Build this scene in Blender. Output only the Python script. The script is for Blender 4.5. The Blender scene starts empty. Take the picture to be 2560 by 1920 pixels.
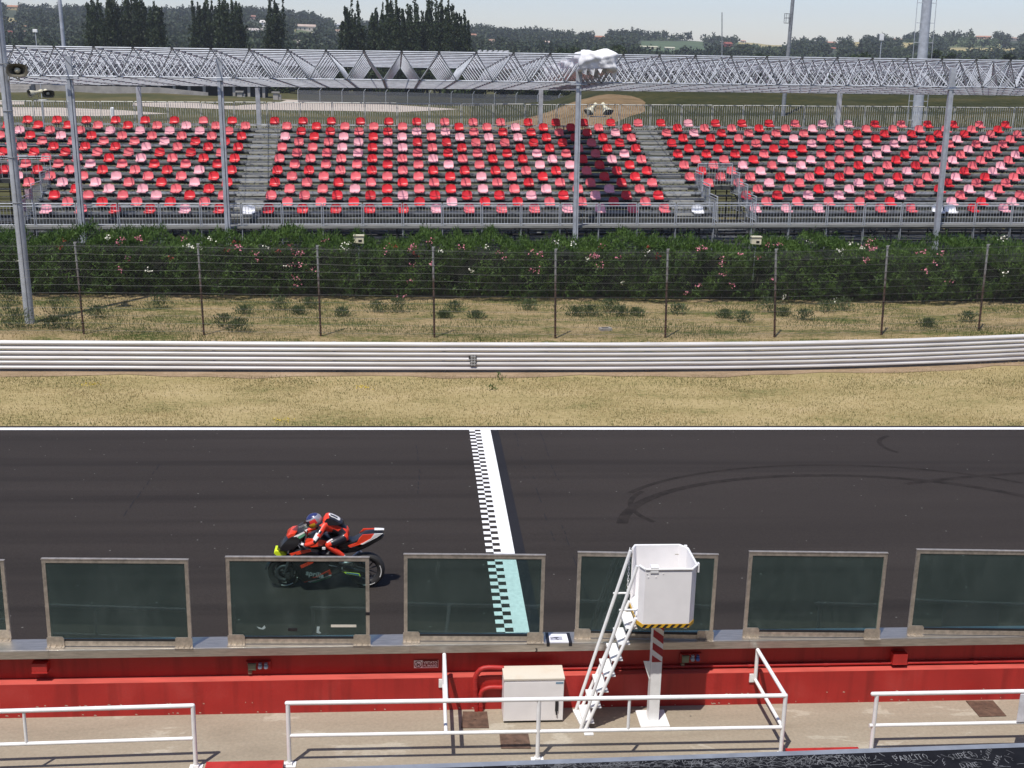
import bpy, math, random
import numpy as np
from mathutils import Vector, Matrix
random.seed(7); RNG = np.random.default_rng(11)
S = bpy.context.scene; COL = S.collection
R = math.radians

# ------------------------------------------------------------------ camera geometry (world: X along track, Y away, Z up)
F = 3000.0
_vy = Vector((-232., 808., -F)).normalized(); _vx = Vector((39000., -109., -F)); _vx -= _vy*_vx.dot(_vy); _vx.normalize()
_vz = _vx.cross(_vy)
CAMROT = Matrix((_vx, _vy, _vz))
CAM = Vector((0, 0, 9.1))
def ray(u, v): return (CAMROT @ Vector((u-1280., -(v-960.), -F))).normalized()
def onz(u, v, z=0.0):
    d = ray(u, v); return CAM + d*((z-CAM.z)/d.z)
def ony(u, v, y):
    d = ray(u, v); return CAM + d*(y/d.y)
# grandstand frame (slightly turned and tilted against the track)
_yw, _tl = 0.01226, 0.01326
EX = Vector((math.cos(_yw)*math.cos(_tl), math.sin(_yw)*math.cos(_tl), math.sin(_tl)))
EY = Vector((-math.sin(_yw), math.cos(_yw), 0)); EZ = EX.cross(EY); SO = Vector((0, 54.6225, 2.6803))
SM = Matrix((EX, EY, EZ)).transposed().to_4x4(); SM.translation = SO
SMI = SM.inverted()
def sly(u, v, ly):
    a = SMI @ CAM; b = SMI.to_3x3() @ ray(u, v); return a + b*((ly-a.y)/b.y)

# ------------------------------------------------------------------ helpers
class MB:
    def __init__(s): s.v = []; s.f = []; s.m = []; s.s = []
    def add(s, vs, fs, mi=0, sm=False):
        o = len(s.v); s.v += [tuple(p) for p in vs]
        for f in fs: s.f.append(tuple(i+o for i in f)); s.m.append(mi); s.s.append(sm)
    def box(s, c, d, mi=0, rot=None):
        x, y, z = d[0]/2, d[1]/2, d[2]/2; c = Vector(c)
        vs = [Vector(p) for p in ((-x,-y,-z),(x,-y,-z),(x,y,-z),(-x,y,-z),(-x,-y,z),(x,-y,z),(x,y,z),(-x,y,z))]
        if rot is not None: vs = [rot @ p for p in vs]
        s.add([p+c for p in vs], [(0,3,2,1),(4,5,6,7),(0,1,5,4),(1,2,6,5),(2,3,7,6),(3,0,4,7)], mi)
    def span(s, a, b, mi=0):
        a = Vector(a); b = Vector(b); s.box((a+b)/2, [abs(q) for q in (b-a)], mi)
    def tube(s, p, q, r, n=6, mi=0, r2=None, cap=True, sm=True):
        p = Vector(p); q = Vector(q); d = q-p
        if d.length < 1e-6: return
        d.normalize(); a = d.orthogonal().normalized(); b = d.cross(a); r2 = r if r2 is None else r2
        vs = [p+(a*math.cos(2*math.pi*i/n)+b*math.sin(2*math.pi*i/n))*r for i in range(n)]
        vs += [q+(a*math.cos(2*math.pi*i/n)+b*math.sin(2*math.pi*i/n))*r2 for i in range(n)]
        s.add(vs, [(i, (i+1) % n, n+(i+1) % n, n+i) for i in range(n)], mi, sm)
        if cap: s.add(vs, [tuple(range(n-1, -1, -1)), tuple(range(n, 2*n))], mi)
    def path(s, pts, r, n=6, mi=0, closed=False):
        pts = [Vector(p) for p in pts]; N = len(pts); ring = []
        up = None
        for i, p in enumerate(pts):
            t = (pts[(i+1) % N]-pts[i-1]) if closed else (pts[min(i+1, N-1)]-pts[max(i-1, 0)])
            t.normalize()
            if up is None: up = t.orthogonal().normalized()
            up = (up-t*up.dot(t)).normalized(); b = t.cross(up)
            ring.append([p+(up*math.cos(2*math.pi*k/n)+b*math.sin(2*math.pi*k/n))*(r[i] if isinstance(r, (list, tuple)) else r) for k in range(n)])
        vs = [q for g in ring for q in g]; fs = []
        for i in range(N if closed else N-1):
            j = (i+1) % N
            for k in range(n): fs.append((i*n+k, i*n+(k+1) % n, j*n+(k+1) % n, j*n+k))
        s.add(vs, fs, mi, True)
        if not closed: s.add(vs, [tuple(range(n-1, -1, -1)), tuple(range((N-1)*n, N*n))], mi)
    def prism(s, poly, d, mi=0):            # polygon of 3D points extruded by vector d
        n = len(poly); d = Vector(d); vs = [Vector(p) for p in poly]; vs += [p+d for p in vs]
        s.add(vs, [tuple(range(n-1, -1, -1)), tuple(range(n, 2*n))]+[(i, (i+1) % n, n+(i+1) % n, n+i) for i in range(n)], mi)
    def lathe(s, c, axis, prof, n=16, mi=0, arc=None):   # prof: (radius, along axis)
        c = Vector(c); d = Vector(axis).normalized(); a = d.orthogonal().normalized(); b = d.cross(a)
        vs = []; P = len(prof)
        for i in range(n):
            t = 2*math.pi*i/n
            for (rr, h) in prof: vs.append(c+d*h+(a*math.cos(t)+b*math.sin(t))*rr)
        s.add(vs, [(i*P+k, i*P+k+1, ((i+1) % n)*P+k+1, ((i+1) % n)*P+k) for i in range(n) for k in range(P-1)], mi, True)
    def slab(s, prof, w, y0=0.0, mi=0, inset=.78, edge=.55):   # rounded panel: side profile (x,z), half width w, in bike space
        cx = sum(p[0] for p in prof)/len(prof); cz = sum(p[1] for p in prof)/len(prof); n = len(prof)
        rings = []
        for sgn in (-1, 1):
            rings.append([(cx+(p[0]-cx)*inset, y0+sgn*w, cz+(p[1]-cz)*inset) for p in prof])
            rings.append([(p[0], y0+sgn*w*edge, p[1]) for p in prof])
        vs = rings[0]+rings[1]+rings[3]+rings[2]; fs = []
        for k in range(3):
            for i in range(n): fs.append((k*n+i, k*n+(i+1) % n, (k+1)*n+(i+1) % n, (k+1)*n+i))
        s.add(vs, fs, mi, True)
        s.add(vs, [tuple(range(n-1, -1, -1)), tuple(range(3*n, 4*n))], mi)
    def build(s, name, mats, parent=None, M=None):
        me = bpy.data.meshes.new(name); me.from_pydata(s.v, [], s.f)
        for m in (mats if isinstance(mats, (list, tuple)) else [mats]): me.materials.append(m)
        me.polygons.foreach_set('material_index', s.m); me.polygons.foreach_set('use_smooth', s.s)
        me.update(); o = bpy.data.objects.new(name, me); COL.objects.link(o)
        if parent is not None: o.parent = parent
        if M is not None: o.matrix_world = M
        return o
def tag(o, label=None, cat=None, group=None, kind=None):
    if label: o['label'] = label
    if cat: o['category'] = cat
    if group: o['group'] = group
    if kind: o['kind'] = kind
    return o
def empty(name, loc=(0,0,0), label=None, cat=None, group=None, M=None):
    o = bpy.data.objects.new(name, None); COL.objects.link(o); o.empty_display_size = .1
    if M is not None: o.matrix_world = M
    else: o.location = loc
    return tag(o, label, cat, group)
def npmesh(name, V, Fc, mats, mi=None, parent=None, smooth=False, attr=None):
    me = bpy.data.meshes.new(name); V = np.asarray(V, np.float32); Fc = np.asarray(Fc, np.int32)
    k = Fc.shape[1]; me.vertices.add(len(V)); me.vertices.foreach_set('co', V.ravel())
    me.loops.add(Fc.size); me.loops.foreach_set('vertex_index', Fc.ravel())
    me.polygons.add(len(Fc)); me.polygons.foreach_set('loop_start', np.arange(0, Fc.size, k, dtype=np.int32))
    for m in (mats if isinstance(mats, (list, tuple)) else [mats]): me.materials.append(m)
    if mi is not None: me.polygons.foreach_set('material_index', np.asarray(mi, np.int32))
    if smooth: me.polygons.foreach_set('use_smooth', np.ones(len(Fc), bool))
    if attr is not None:
        at = me.attributes.new('fld', 'FLOAT', 'POINT'); at.data.foreach_set('value', np.asarray(attr, np.float32))
    me.update(calc_edges=True); o = bpy.data.objects.new(name, me); COL.objects.link(o)
    if parent is not None: o.parent = parent
    return o

# ------------------------------------------------------------------ materials
def newmat(name):
    m = bpy.data.materials.new(name); m.use_nodes = True; nt = m.node_tree; nt.nodes.clear()
    out = nt.nodes.new('ShaderNodeOutputMaterial'); b = nt.nodes.new('ShaderNodeBsdfPrincipled')
    nt.links.new(b.outputs[0], out.inputs[0]); return m, nt, b, out
def N(nt, t, **kw):
    n = nt.nodes.new(t)
    for k, v in kw.items():
        if k in n.inputs: n.inputs[k].default_value = v
        else: setattr(n, k, v)
    return n
def ramp(nt, stops, interp='LINEAR'):
    r = nt.nodes.new('ShaderNodeValToRGB'); cr = r.color_ramp; cr.interpolation = interp
    while len(cr.elements) < len(stops): cr.elements.new(.5)
    for e, (p, c) in zip(cr.elements, stops): e.position = p; e.color = (*c, 1) if len(c) == 3 else c
    return r
def mat(name, c, rough=.6, metal=0., var=.12, scale=6., bump=0., bscale=60., c2=None, stretch=None, spec=.4, obj_rand=0., coat=0., thr=(.35, .65)):
    m, nt, b, out = newmat(name)
    tc = nt.nodes.new('ShaderNodeTexCoord'); src = tc.outputs['Object']
    if stretch:
        mp = N(nt, 'ShaderNodeMapping'); mp.inputs['Scale'].default_value = stretch; nt.links.new(src, mp.inputs['Vector']); src = mp.outputs[0]
    nz = N(nt, 'ShaderNodeTexNoise', Scale=scale, Detail=6., Roughness=.6); nt.links.new(src, nz.inputs['Vector'])
    lo = tuple(x*(1-var) for x in c); hi = tuple(min(1, x*(1+var)) for x in c) if c2 is None else c2
    rp = ramp(nt, [(thr[0], lo), (thr[1], hi)]); nt.links.new(nz.outputs[0], rp.inputs[0]); colr = rp.outputs[0]
    if obj_rand:
        oi = nt.nodes.new('ShaderNodeObjectInfo'); mr = N(nt, 'ShaderNodeMapRange'); mr.inputs['To Min'].default_value = 1-obj_rand; mr.inputs['To Max'].default_value = 1+obj_rand
        nt.links.new(oi.outputs['Random'], mr.inputs['Value'])
        hs = N(nt, 'ShaderNodeHueSaturation'); nt.links.new(mr.outputs[0], hs.inputs['Value']); nt.links.new(colr, hs.inputs['Color']); colr = hs.outputs[0]
    nt.links.new(colr, b.inputs['Base Color'])
    b.inputs['Roughness'].default_value = rough; b.inputs['Metallic'].default_value = metal; b.inputs['Specular IOR Level'].default_value = spec
    if coat: b.inputs['Coat Weight'].default_value = coat; b.inputs['Coat Roughness'].default_value = .08
    if bump:
        n2 = N(nt, 'ShaderNodeTexNoise', Scale=bscale, Detail=4.); nt.links.new(src, n2.inputs['Vector'])
        bp = N(nt, 'ShaderNodeBump', Strength=bump, Distance=.02); nt.links.new(n2.outputs[0], bp.inputs['Height']); nt.links.new(bp.outputs[0], b.inputs['Normal'])
    return m
def mixcol(nt, fac, a, b):
    mx = nt.nodes.new('ShaderNodeMix'); mx.data_type = 'RGBA'
    for i, s in ((0, fac), (6, a), (7, b)):
        if hasattr(s, 'is_linked') or isinstance(s, bpy.types.NodeSocket): nt.links.new(s, mx.inputs[i])
        elif i == 0: mx.inputs[0].default_value = s
        else: mx.inputs[i].default_value = (*s, 1)
    return mx.outputs[2]
def foliage(name, c1, c2, scale=.6, trans=.35, obj_rand=.15):
    m, nt, b, out = newmat(name)
    tc = nt.nodes.new('ShaderNodeTexCoord'); nz = N(nt, 'ShaderNodeTexNoise', Scale=scale, Detail=5.); nt.links.new(tc.outputs['Object'], nz.inputs['Vector'])
    rp = ramp(nt, [(.32, c1), (.68, c2)]); nt.links.new(nz.outputs[0], rp.inputs[0])
    oi = nt.nodes.new('ShaderNodeObjectInfo'); mr = N(nt, 'ShaderNodeMapRange'); mr.inputs['To Min'].default_value = 1-obj_rand; mr.inputs['To Max'].default_value = 1+obj_rand
    nt.links.new(oi.outputs['Random'], mr.inputs['Value']); hs = N(nt, 'ShaderNodeHueSaturation'); nt.links.new(mr.outputs[0], hs.inputs['Value']); nt.links.new(rp.outputs[0], hs.inputs['Color'])
    nt.links.new(hs.outputs[0], b.inputs['Base Color']); b.inputs['Roughness'].default_value = .55; b.inputs['Specular IOR Level'].default_value = .25
    tr = nt.nodes.new('ShaderNodeBsdfTranslucent'); nt.links.new(hs.outputs[0], tr.inputs[0])
    mx = nt.nodes.new('ShaderNodeMixShader'); mx.inputs[0].default_value = trans
    nt.links.new(b.outputs[0], mx.inputs[1]); nt.links.new(tr.outputs[0], mx.inputs[2]); nt.links.new(mx.outputs[0], out.inputs[0])
    return m

WHITE = mat('white_paint', (.78,.78,.77), .35, var=.05, scale=9, obj_rand=.03)
LINE = mat('road_paint', (.78,.78,.77), .6, var=.10, scale=14, bump=.1)
BLACK = mat('black_plastic', (.018,.018,.02), .45)
TAPE = mat('black_tape', (.012,.011,.014), .5)
STEEL = mat('brushed_stainless', (.52,.48,.425), .45, .9, var=.14, scale=5, stretch=(1,9,9), bump=.03, bscale=30)
FRAME = mat('weathered_stainless', (.50,.445,.375), .48, .75, var=.2, scale=14)
GALV = mat('galvanised_steel', (.43,.45,.475), .5, .22, var=.16, scale=3, obj_rand=.05)
GALVD = mat('old_galvanised', (.25,.26,.27), .6, .35, var=.25, scale=4)
PLANK = mat('grandstand_plank', (.215,.215,.195), .7, var=.25, scale=2.2, stretch=(.5,6,6))
SCAF = mat('scaffold_steel', (.06,.06,.063), .6, .2, var=.3, scale=3)
NODE = mat('node_dark', (.07,.07,.075), .6, .3)
def redpaint():
    m, nt, b, out = newmat('red_wall_paint'); tc = nt.nodes.new('ShaderNodeTexCoord'); o = tc.outputs['Object']
    a = N(nt, 'ShaderNodeTexNoise', Scale=1.4, Detail=6.); nt.links.new(o, a.inputs['Vector']); r1 = ramp(nt, [(.3,(.345,.017,.014)),(.55,(.41,.021,.017)),(.72,(.45,.040,.033))]); nt.links.new(a.outputs[0], r1.inputs[0])
    mp = N(nt, 'ShaderNodeMapping'); mp.inputs['Scale'].default_value = (7,7,.5); nt.links.new(o, mp.inputs[0]); c = N(nt, 'ShaderNodeTexNoise', Scale=1., Detail=5.); nt.links.new(mp.outputs[0], c.inputs['Vector'])
    r2 = ramp(nt, [(.50,(1,1,1)),(.72,(.72,.68,.66))]); nt.links.new(c.outputs[0], r2.inputs[0])
    mx = nt.nodes.new('ShaderNodeMix'); mx.data_type = 'RGBA'; mx.blend_type = 'MULTIPLY'; mx.inputs[0].default_value = 1; nt.links.new(r1.outputs[0], mx.inputs[6]); nt.links.new(r2.outputs[0], mx.inputs[7])
    s_ = N(nt, 'ShaderNodeTexNoise', Scale=3.5, Detail=8., Roughness=.75); m2 = N(nt, 'ShaderNodeMapping'); m2.inputs['Scale'].default_value = (1,1,3.5); nt.links.new(o, m2.inputs[0]); nt.links.new(m2.outputs[0], s_.inputs['Vector']); r3 = ramp(nt, [(.685,(0,0,0)),(.715,(.8,.8,.8))]); nt.links.new(s_.outputs[0], r3.inputs[0])
    nt.links.new(mixcol(nt, r3.outputs[0], mx.outputs[2], (.47,.11,.085)), b.inputs['Base Color']); b.inputs['Roughness'].default_value = .55
    n2 = N(nt, 'ShaderNodeTexNoise', Scale=25., Detail=4.); nt.links.new(o, n2.inputs['Vector']); bp = N(nt, 'ShaderNodeBump', Strength=.2, Distance=.02); nt.links.new(n2.outputs[0], bp.inputs['Height']); nt.links.new(bp.outputs[0], b.inputs['Normal']); return m
REDW = redpaint()
REDS = mat('red_seat_bright', (.62,.026,.034), .38, var=.07, obj_rand=.10)
CORS = mat('red_seat_faded', (.70,.135,.150), .45, var=.08, obj_rand=.10)
PALS = mat('red_seat_bleached', (.80,.37,.41), .5, var=.07, obj_rand=.08)
CREAM = mat('cream_plastic', (.62,.58,.42), .5)
RUST = None

def rustpost():
    m, nt, b, out = newmat('rusty_post')
    tc = nt.nodes.new('ShaderNodeTexCoord'); sp = nt.nodes.new('ShaderNodeSeparateXYZ'); nt.links.new(tc.outputs['Object'], sp.inputs[0])
    nz = N(nt, 'ShaderNodeTexNoise', Scale=5., Detail=6.); nt.links.new(tc.outputs['Object'], nz.inputs['Vector'])
    ad = N(nt, 'ShaderNodeMath', operation='MULTIPLY_ADD'); nt.links.new(nz.outputs[0], ad.inputs[0]); ad.inputs[1].default_value = 1.9; nt.links.new(sp.outputs[2], ad.inputs[2])
    rp = ramp(nt, [(.0, (.036,.017,.011)), (.40, (.075,.034,.020)), (.52, (.040,.022,.015)), (.66, (.085,.048,.032)), (.80, (.21,.195,.18)), (1., (.27,.27,.26))])
    mr = N(nt, 'ShaderNodeMapRange'); mr.inputs['From Max'].default_value = 3.9; nt.links.new(ad.outputs[0], mr.inputs['Value']); nt.links.new(mr.outputs[0], rp.inputs[0])
    nt.links.new(rp.outputs[0], b.inputs['Base Color']); b.inputs['Roughness'].default_value = .8; return m
RUST = rustpost()

def asphalt(name, c, marks=True):
    m, nt, b, out = newmat(name)
    tc = nt.nodes.new('ShaderNodeTexCoord'); o = tc.outputs['Object']
    big = N(nt, 'ShaderNodeTexNoise', Scale=.25, Detail=4.); mp = N(nt, 'ShaderNodeMapping'); mp.inputs['Scale'].default_value = (.35, 2.2, 1)
    nt.links.new(o, mp.inputs[0]); nt.links.new(mp.outputs[0], big.inputs['Vector'])
    fine = N(nt, 'ShaderNodeTexNoise', Scale=38., Detail=4., Roughness=.75); nt.links.new(o, fine.inputs['Vector'])
    r1 = ramp(nt, [(.3, tuple(x*.86 for x in c)), (.7, tuple(x*1.12 for x in c))]); nt.links.new(big.outputs[0], r1.inputs[0])
    r2 = ramp(nt, [(.28, (.62,.62,.62)), (.5, (.97,.97,.97)), (.75, (1.42,1.42,1.42))]); nt.links.new(fine.outputs[0], r2.inputs[0])
    mx = nt.nodes.new('ShaderNodeMix'); mx.data_type = 'RGBA'; mx.blend_type = 'MULTIPLY'; mx.inputs[0].default_value = 1
    nt.links.new(r1.outputs[0], mx.inputs[6]); nt.links.new(r2.outputs[0], mx.inputs[7]); col = mx.outputs[2]
    if marks:     # darker rubbered strips left by tyres along the racing line, and pale grit specks
        st = N(nt, 'ShaderNodeTexNoise', Scale=1., Detail=3.); m2 = N(nt, 'ShaderNodeMapping'); m2.inputs['Scale'].default_value = (.03, 1.3, 1)
        nt.links.new(o, m2.inputs[0]); nt.links.new(m2.outputs[0], st.inputs['Vector'])
        r3 = ramp(nt, [(.50, (1,1,1)), (.70, (.66,.66,.67))]); nt.links.new(st.outputs[0], r3.inputs[0])
        mm = nt.nodes.new('ShaderNodeMix'); mm.data_type = 'RGBA'; mm.blend_type = 'MULTIPLY'; mm.inputs[0].default_value = 1
        nt.links.new(col, mm.inputs[6]); nt.links.new(r3.outputs[0], mm.inputs[7]); col = mm.outputs[2]
        vo = N(nt, 'ShaderNodeTexVoronoi', Scale=2.6); nt.links.new(o, vo.inputs['Vector'])
        r4 = ramp(nt, [(.0, (1,1,1)), (.035, (1,1,1)), (.05, (0,0,0))]); nt.links.new(vo.outputs[0], r4.inputs[0])
        col = mixcol(nt, r4.outputs[0], col, (.16,.15,.14))
    nt.links.new(col, b.inputs['Base Color']); b.inputs['Roughness'].default_value = .9; b.inputs['Specular IOR Level'].default_value = .18
    bp = N(nt, 'ShaderNodeBump', Strength=.35, Distance=.006); nt.links.new(fine.outputs[0], bp.inputs['Height']); nt.links.new(bp.outputs[0], b.inputs['Normal'])
    return m
ASPH = asphalt('track_asphalt', (.0325,.027,.024)); ASPHD = asphalt('new_asphalt_strip', (.017,.017,.021), False); PITL = asphalt('pit_lane_asphalt', (.060,.056,.053), False)
SMEAR = mat('tyre_rubber_mark', (.0225,.0185,.0165), .92, var=.25, scale=5, spec=.15)

def grassmat(name, stops, s1=.5, s2=9.):
    m, nt, b, out = newmat(name)
    tc = nt.nodes.new('ShaderNodeTexCoord'); o = tc.outputs['Object']
    mp = N(nt, 'ShaderNodeMapping'); mp.inputs['Scale'].default_value = (.55, 1.3, 1); nt.links.new(o, mp.inputs[0])
    a = N(nt, 'ShaderNodeTexNoise', Scale=s1, Detail=5., Roughness=.65); c = N(nt, 'ShaderNodeTexNoise', Scale=s2, Detail=5., Roughness=.7)
    nt.links.new(mp.outputs[0], a.inputs['Vector']); nt.links.new(mp.outputs[0], c.inputs['Vector'])
    mx = N(nt, 'ShaderNodeMath', operation='MULTIPLY_ADD'); nt.links.new(c.outputs[0], mx.inputs[0]); mx.inputs[1].default_value = .55
    ml = N(nt, 'ShaderNodeMath', operation='MULTIPLY'); nt.links.new(a.outputs[0], ml.inputs[0]); ml.inputs[1].default_value = .62
    nt.links.new(ml.outputs[0], mx.inputs[2]); rp = ramp(nt, stops); nt.links.new(mx.outputs[0], rp.inputs[0])
    nt.links.new(rp.outputs[0], b.inputs['Base Color']); b.inputs['Roughness'].default_value = .95; b.inputs['Specular IOR Level'].default_value = .1
    bp = N(nt, 'ShaderNodeBump', Strength=.6, Distance=.05); nt.links.new(c.outputs[0], bp.inputs['Height']); nt.links.new(bp.outputs[0], b.inputs['Normal'])
    return m
VERGE = grassmat('dry_verge', [(.42, (.15,.15,.055)), (.54, (.30,.24,.11)), (.66, (.38,.30,.15)), (.78, (.42,.33,.19))])
SOIL = grassmat('bare_soil', [(.4, (.17,.125,.075)), (.6, (.30,.215,.135)), (.75, (.40,.30,.20))], 1.2, 14)
HEDGEGROUND = grassmat('weedy_strip', [(.44, (.05,.075,.018)), (.52, (.12,.12,.04)), (.58, (.24,.185,.09)), (.72, (.37,.275,.155))], .7, 7)
FARGRASS = grassmat('far_grass', [(.40, (.035,.042,.015)), (.58, (.070,.068,.026)), (.74, (.13,.105,.045))], .06, .8)
SAND = grassmat('pale_gravel', [(.40, (.33,.275,.22)), (.6, (.43,.37,.31)), (.8, (.50,.44,.38))], .2, 3)
MOUND = grassmat('brown_earth', [(.36, (.055,.055,.020)), (.47, (.12,.085,.042)), (.62, (.20,.135,.072)), (.8, (.27,.20,.115))], .16, 1.3)
BANKG = grassmat('bank_grass', [(.40, (.018,.022,.008)), (.58, (.036,.038,.013)), (.76, (.075,.062,.024))], .15, 1.6)

def concrete():
    m, nt, b, out = newmat('platform_concrete')
    tc = nt.nodes.new('ShaderNodeTexCoord'); o = tc.outputs['Object']
    a = N(nt, 'ShaderNodeTexNoise', Scale=.9, Detail=7., Roughness=.62, Distortion=.6); c = N(nt, 'ShaderNodeTexNoise', Scale=22., Detail=5.)
    mp = N(nt, 'ShaderNodeMapping'); mp.inputs['Scale'].default_value = (.6, 1.6, 1); nt.links.new(o, mp.inputs[0])
    nt.links.new(mp.outputs[0], a.inputs['Vector']); nt.links.new(o, c.inputs['Vector'])
    rp = ramp(nt, [(.28, (.245,.205,.15)), (.47, (.295,.247,.182)), (.60, (.315,.268,.20)), (.615, (.38,.335,.26)), (.72, (.41,.365,.285))]); nt.links.new(a.outputs[0], rp.inputs[0])
    r2 = ramp(nt, [(.3, (.88,.88,.88)), (.7, (1.08,1.08,1.08))]); nt.links.new(c.outputs[0], r2.inputs[0])
    mx = nt.nodes.new('ShaderNodeMix'); mx.data_type = 'RGBA'; mx.blend_type = 'MULTIPLY'; mx.inputs[0].default_value = 1
    nt.links.new(rp.outputs[0], mx.inputs[6]); nt.links.new(r2.outputs[0], mx.inputs[7])
    vo = N(nt, 'ShaderNodeTexVoronoi', Scale=1.7); nt.links.new(o, vo.inputs['Vector']); r3 = ramp(nt, [(0, (1,1,1)), (.02, (1,1,1)), (.035, (0,0,0))]); nt.links.new(vo.outputs[0], r3.inputs[0])
    nt.links.new(mixcol(nt, r3.outputs[0], mx.outputs[2], (.09,.075,.06)), b.inputs['Base Color']); b.inputs['Roughness'].default_value = .8
    return m
CONC = concrete()
FARCON = mat('old_concrete', (.30,.28,.25), .85, var=.2, scale=.6)
DARKSH = mat('dark_shed_wall', (.03,.032,.034), .8)

def glassmat():
    m, nt, b, out = newmat('tinted_glass'); nt.nodes.remove(b)
    tr = nt.nodes.new('ShaderNodeBsdfTransparent'); tr.inputs[0].default_value = (.655,.81,.78,1)
    gl = nt.nodes.new('ShaderNodeBsdfGlossy'); gl.inputs['Roughness'].default_value = .02; gl.inputs[0].default_value = (.8,.9,.9,1)
    fr = N(nt, 'ShaderNodeFresnel', IOR=1.45); ml = N(nt, 'ShaderNodeMath', operation='MULTIPLY'); ml.inputs[1].default_value = .5; nt.links.new(fr.outputs[0], ml.inputs[0])
    mx = nt.nodes.new('ShaderNodeMixShader'); nt.links.new(ml.outputs[0], mx.inputs[0]); nt.links.new(tr.outputs[0], mx.inputs[1]); nt.links.new(gl.outputs[0], mx.inputs[2]); df = nt.nodes.new('ShaderNodeBsdfDiffuse'); df.inputs[0].default_value = (.42,.47,.45,1); tc = nt.nodes.new('ShaderNodeTexCoord'); oi = nt.nodes.new('ShaderNodeObjectInfo')
    av = N(nt, 'ShaderNodeVectorMath', operation='ADD'); nt.links.new(tc.outputs['Object'], av.inputs[0]); sc_ = N(nt, 'ShaderNodeVectorMath', operation='SCALE'); sc_.inputs['Scale'].default_value = 37.; cb = nt.nodes.new('ShaderNodeCombineXYZ'); nt.links.new(oi.outputs['Random'], cb.inputs[0]); nt.links.new(oi.outputs['Random'], cb.inputs[2]); nt.links.new(cb.outputs[0], sc_.inputs[0]); nt.links.new(sc_.outputs[0], av.inputs[1])
    mp = N(nt, 'ShaderNodeMapping'); mp.inputs['Scale'].default_value = (2.2,2,.9); nt.links.new(av.outputs[0], mp.inputs[0]); nz = N(nt, 'ShaderNodeTexNoise', Scale=1.3, Detail=8., Roughness=.65, Distortion=.8); nt.links.new(mp.outputs[0], nz.inputs['Vector'])
    rp = ramp(nt, [(.42,(.008,.008,.008)),(.62,(.030,.030,.030)),(.80,(.12,.12,.12))]); nt.links.new(nz.outputs[0], rp.inputs[0]); m2 = nt.nodes.new('ShaderNodeMixShader'); nt.links.new(rp.outputs[0], m2.inputs[0]); nt.links.new(mx.outputs[0], m2.inputs[1]); nt.links.new(df.outputs[0], m2.inputs[2]); nt.links.new(m2.outputs[0], out.inputs[0])
    return m
GLASS = glassmat()
LEAFH = foliage('oleander_leaf', (.026,.062,.012), (.12,.20,.040), 2.2, .22)
LEAFP = foliage('poplar_leaf', (.018,.030,.011), (.042,.062,.022), .25, .25)
LEAFD = foliage('broad_leaf', (.018,.030,.009), (.050,.075,.020), .12, .25)
LEAFW = foliage('hill_wood', (.014,.024,.012), (.042,.058,.022), .02, .15)
LEAFS = foliage('hill_scrub', (.040,.062,.022), (.085,.115,.042), .02, .2)
BARK = mat('bark', (.12,.10,.08), .9, var=.3, scale=4)
BLADE = foliage('grass_blade', (.20,.175,.07), (.47,.36,.18), .9, .25)
BLADEG = foliage('green_blade', (.055,.085,.022), (.13,.165,.048), .9, .3)
WEED = foliage('weed_leaf', (.050,.080,.030), (.12,.15,.06), 3., .3)
PINK = mat('pink_petal', (.62,.22,.27), .6, var=.2, scale=20); PWHITE = mat('white_petal', (.72,.70,.58), .6)
YELF = mat('yellow_flower', (.60,.45,.03), .6)

# ------------------------------------------------------------------ ground, track, setting
def sheet(name, pts, m, z=0.0, kind='structure'):
    mb = MB(); mb.add([(p[0], p[1], p[2] if len(p) > 2 else z) for p in pts], [tuple(range(len(pts)))])
    return tag(mb.build(name, m), kind=kind)
g = sheet('ground', [(-1500,-150),(1500,-150),(1500,2400),(-1500,2400)], FARGRASS, -.012)
YN, YF = 17.4, 29.5         # near and far edge of the track
def crown(y): return max(0., .075*(1-((y-(YN+YF)/2)/((YF-YN)/2))**2))
def trackstrip(name, xs, m, dz, y0=YN, y1=YF, n=14, xf=None):
    mb = MB(); vs = []; K = len(xs)
    for j in range(n+1):
        y = y0+(y1-y0)*j/n
        for x in xs: vs.append((x, y, crown(y)+dz))
    mb.add(vs, [(j*K+i, j*K+i+1, (j+1)*K+i+1, (j+1)*K+i) for j in range(n) for i in range(K-1)], 0, True)
    return mb.build(name, m)
tag(trackstrip('race_track', [-60, 60], ASPH, 0.0, YN, 29.72), kind='structure')
tag(trackstrip('track_edge_line', [-60, 60], LINE, .004, 29.36, 29.57, 2), kind='structure')
tag(trackstrip('near_edge_line', [-60, 60], LINE, .004, 17.62, 17.82, 2), kind='structure')
X0, X1 = 1.298, 1.842        # finish line: two columns of checks and a white band
tag(trackstrip('dark_strip', [X1+.002, X1+.205], ASPHD, .004, 17.83, 29.355), kind='structure')
wb = X0+.285
mb = MB()
nrow = 0; y = 29.355; PITCH = .1470
cw = (wb-X0)/2
def q(x0, x1, y0, y1):
    mb.add([(x0,y0,crown(y0)+.004),(x1,y0,crown(y0)+.004),(x1,y1,crown(y1)+.004),(x0,y1,crown(y1)+.004)], [(0,1,2,3)])
while y > 17.9:
    yn = y-PITCH
    q(X0, X0+cw, yn, y) if nrow % 2 == 0 else q(X0+cw, wb, yn, y)
    y = yn; nrow += 1
for j in range(20):
    a = 17.83+(29.355-17.83)*j/20; b_ = 17.83+(29.355-17.83)*(j+1)/20
    q(wb, X1, a, b_)
tag(mb.build('finish_line', LINE), kind='structure')
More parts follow.
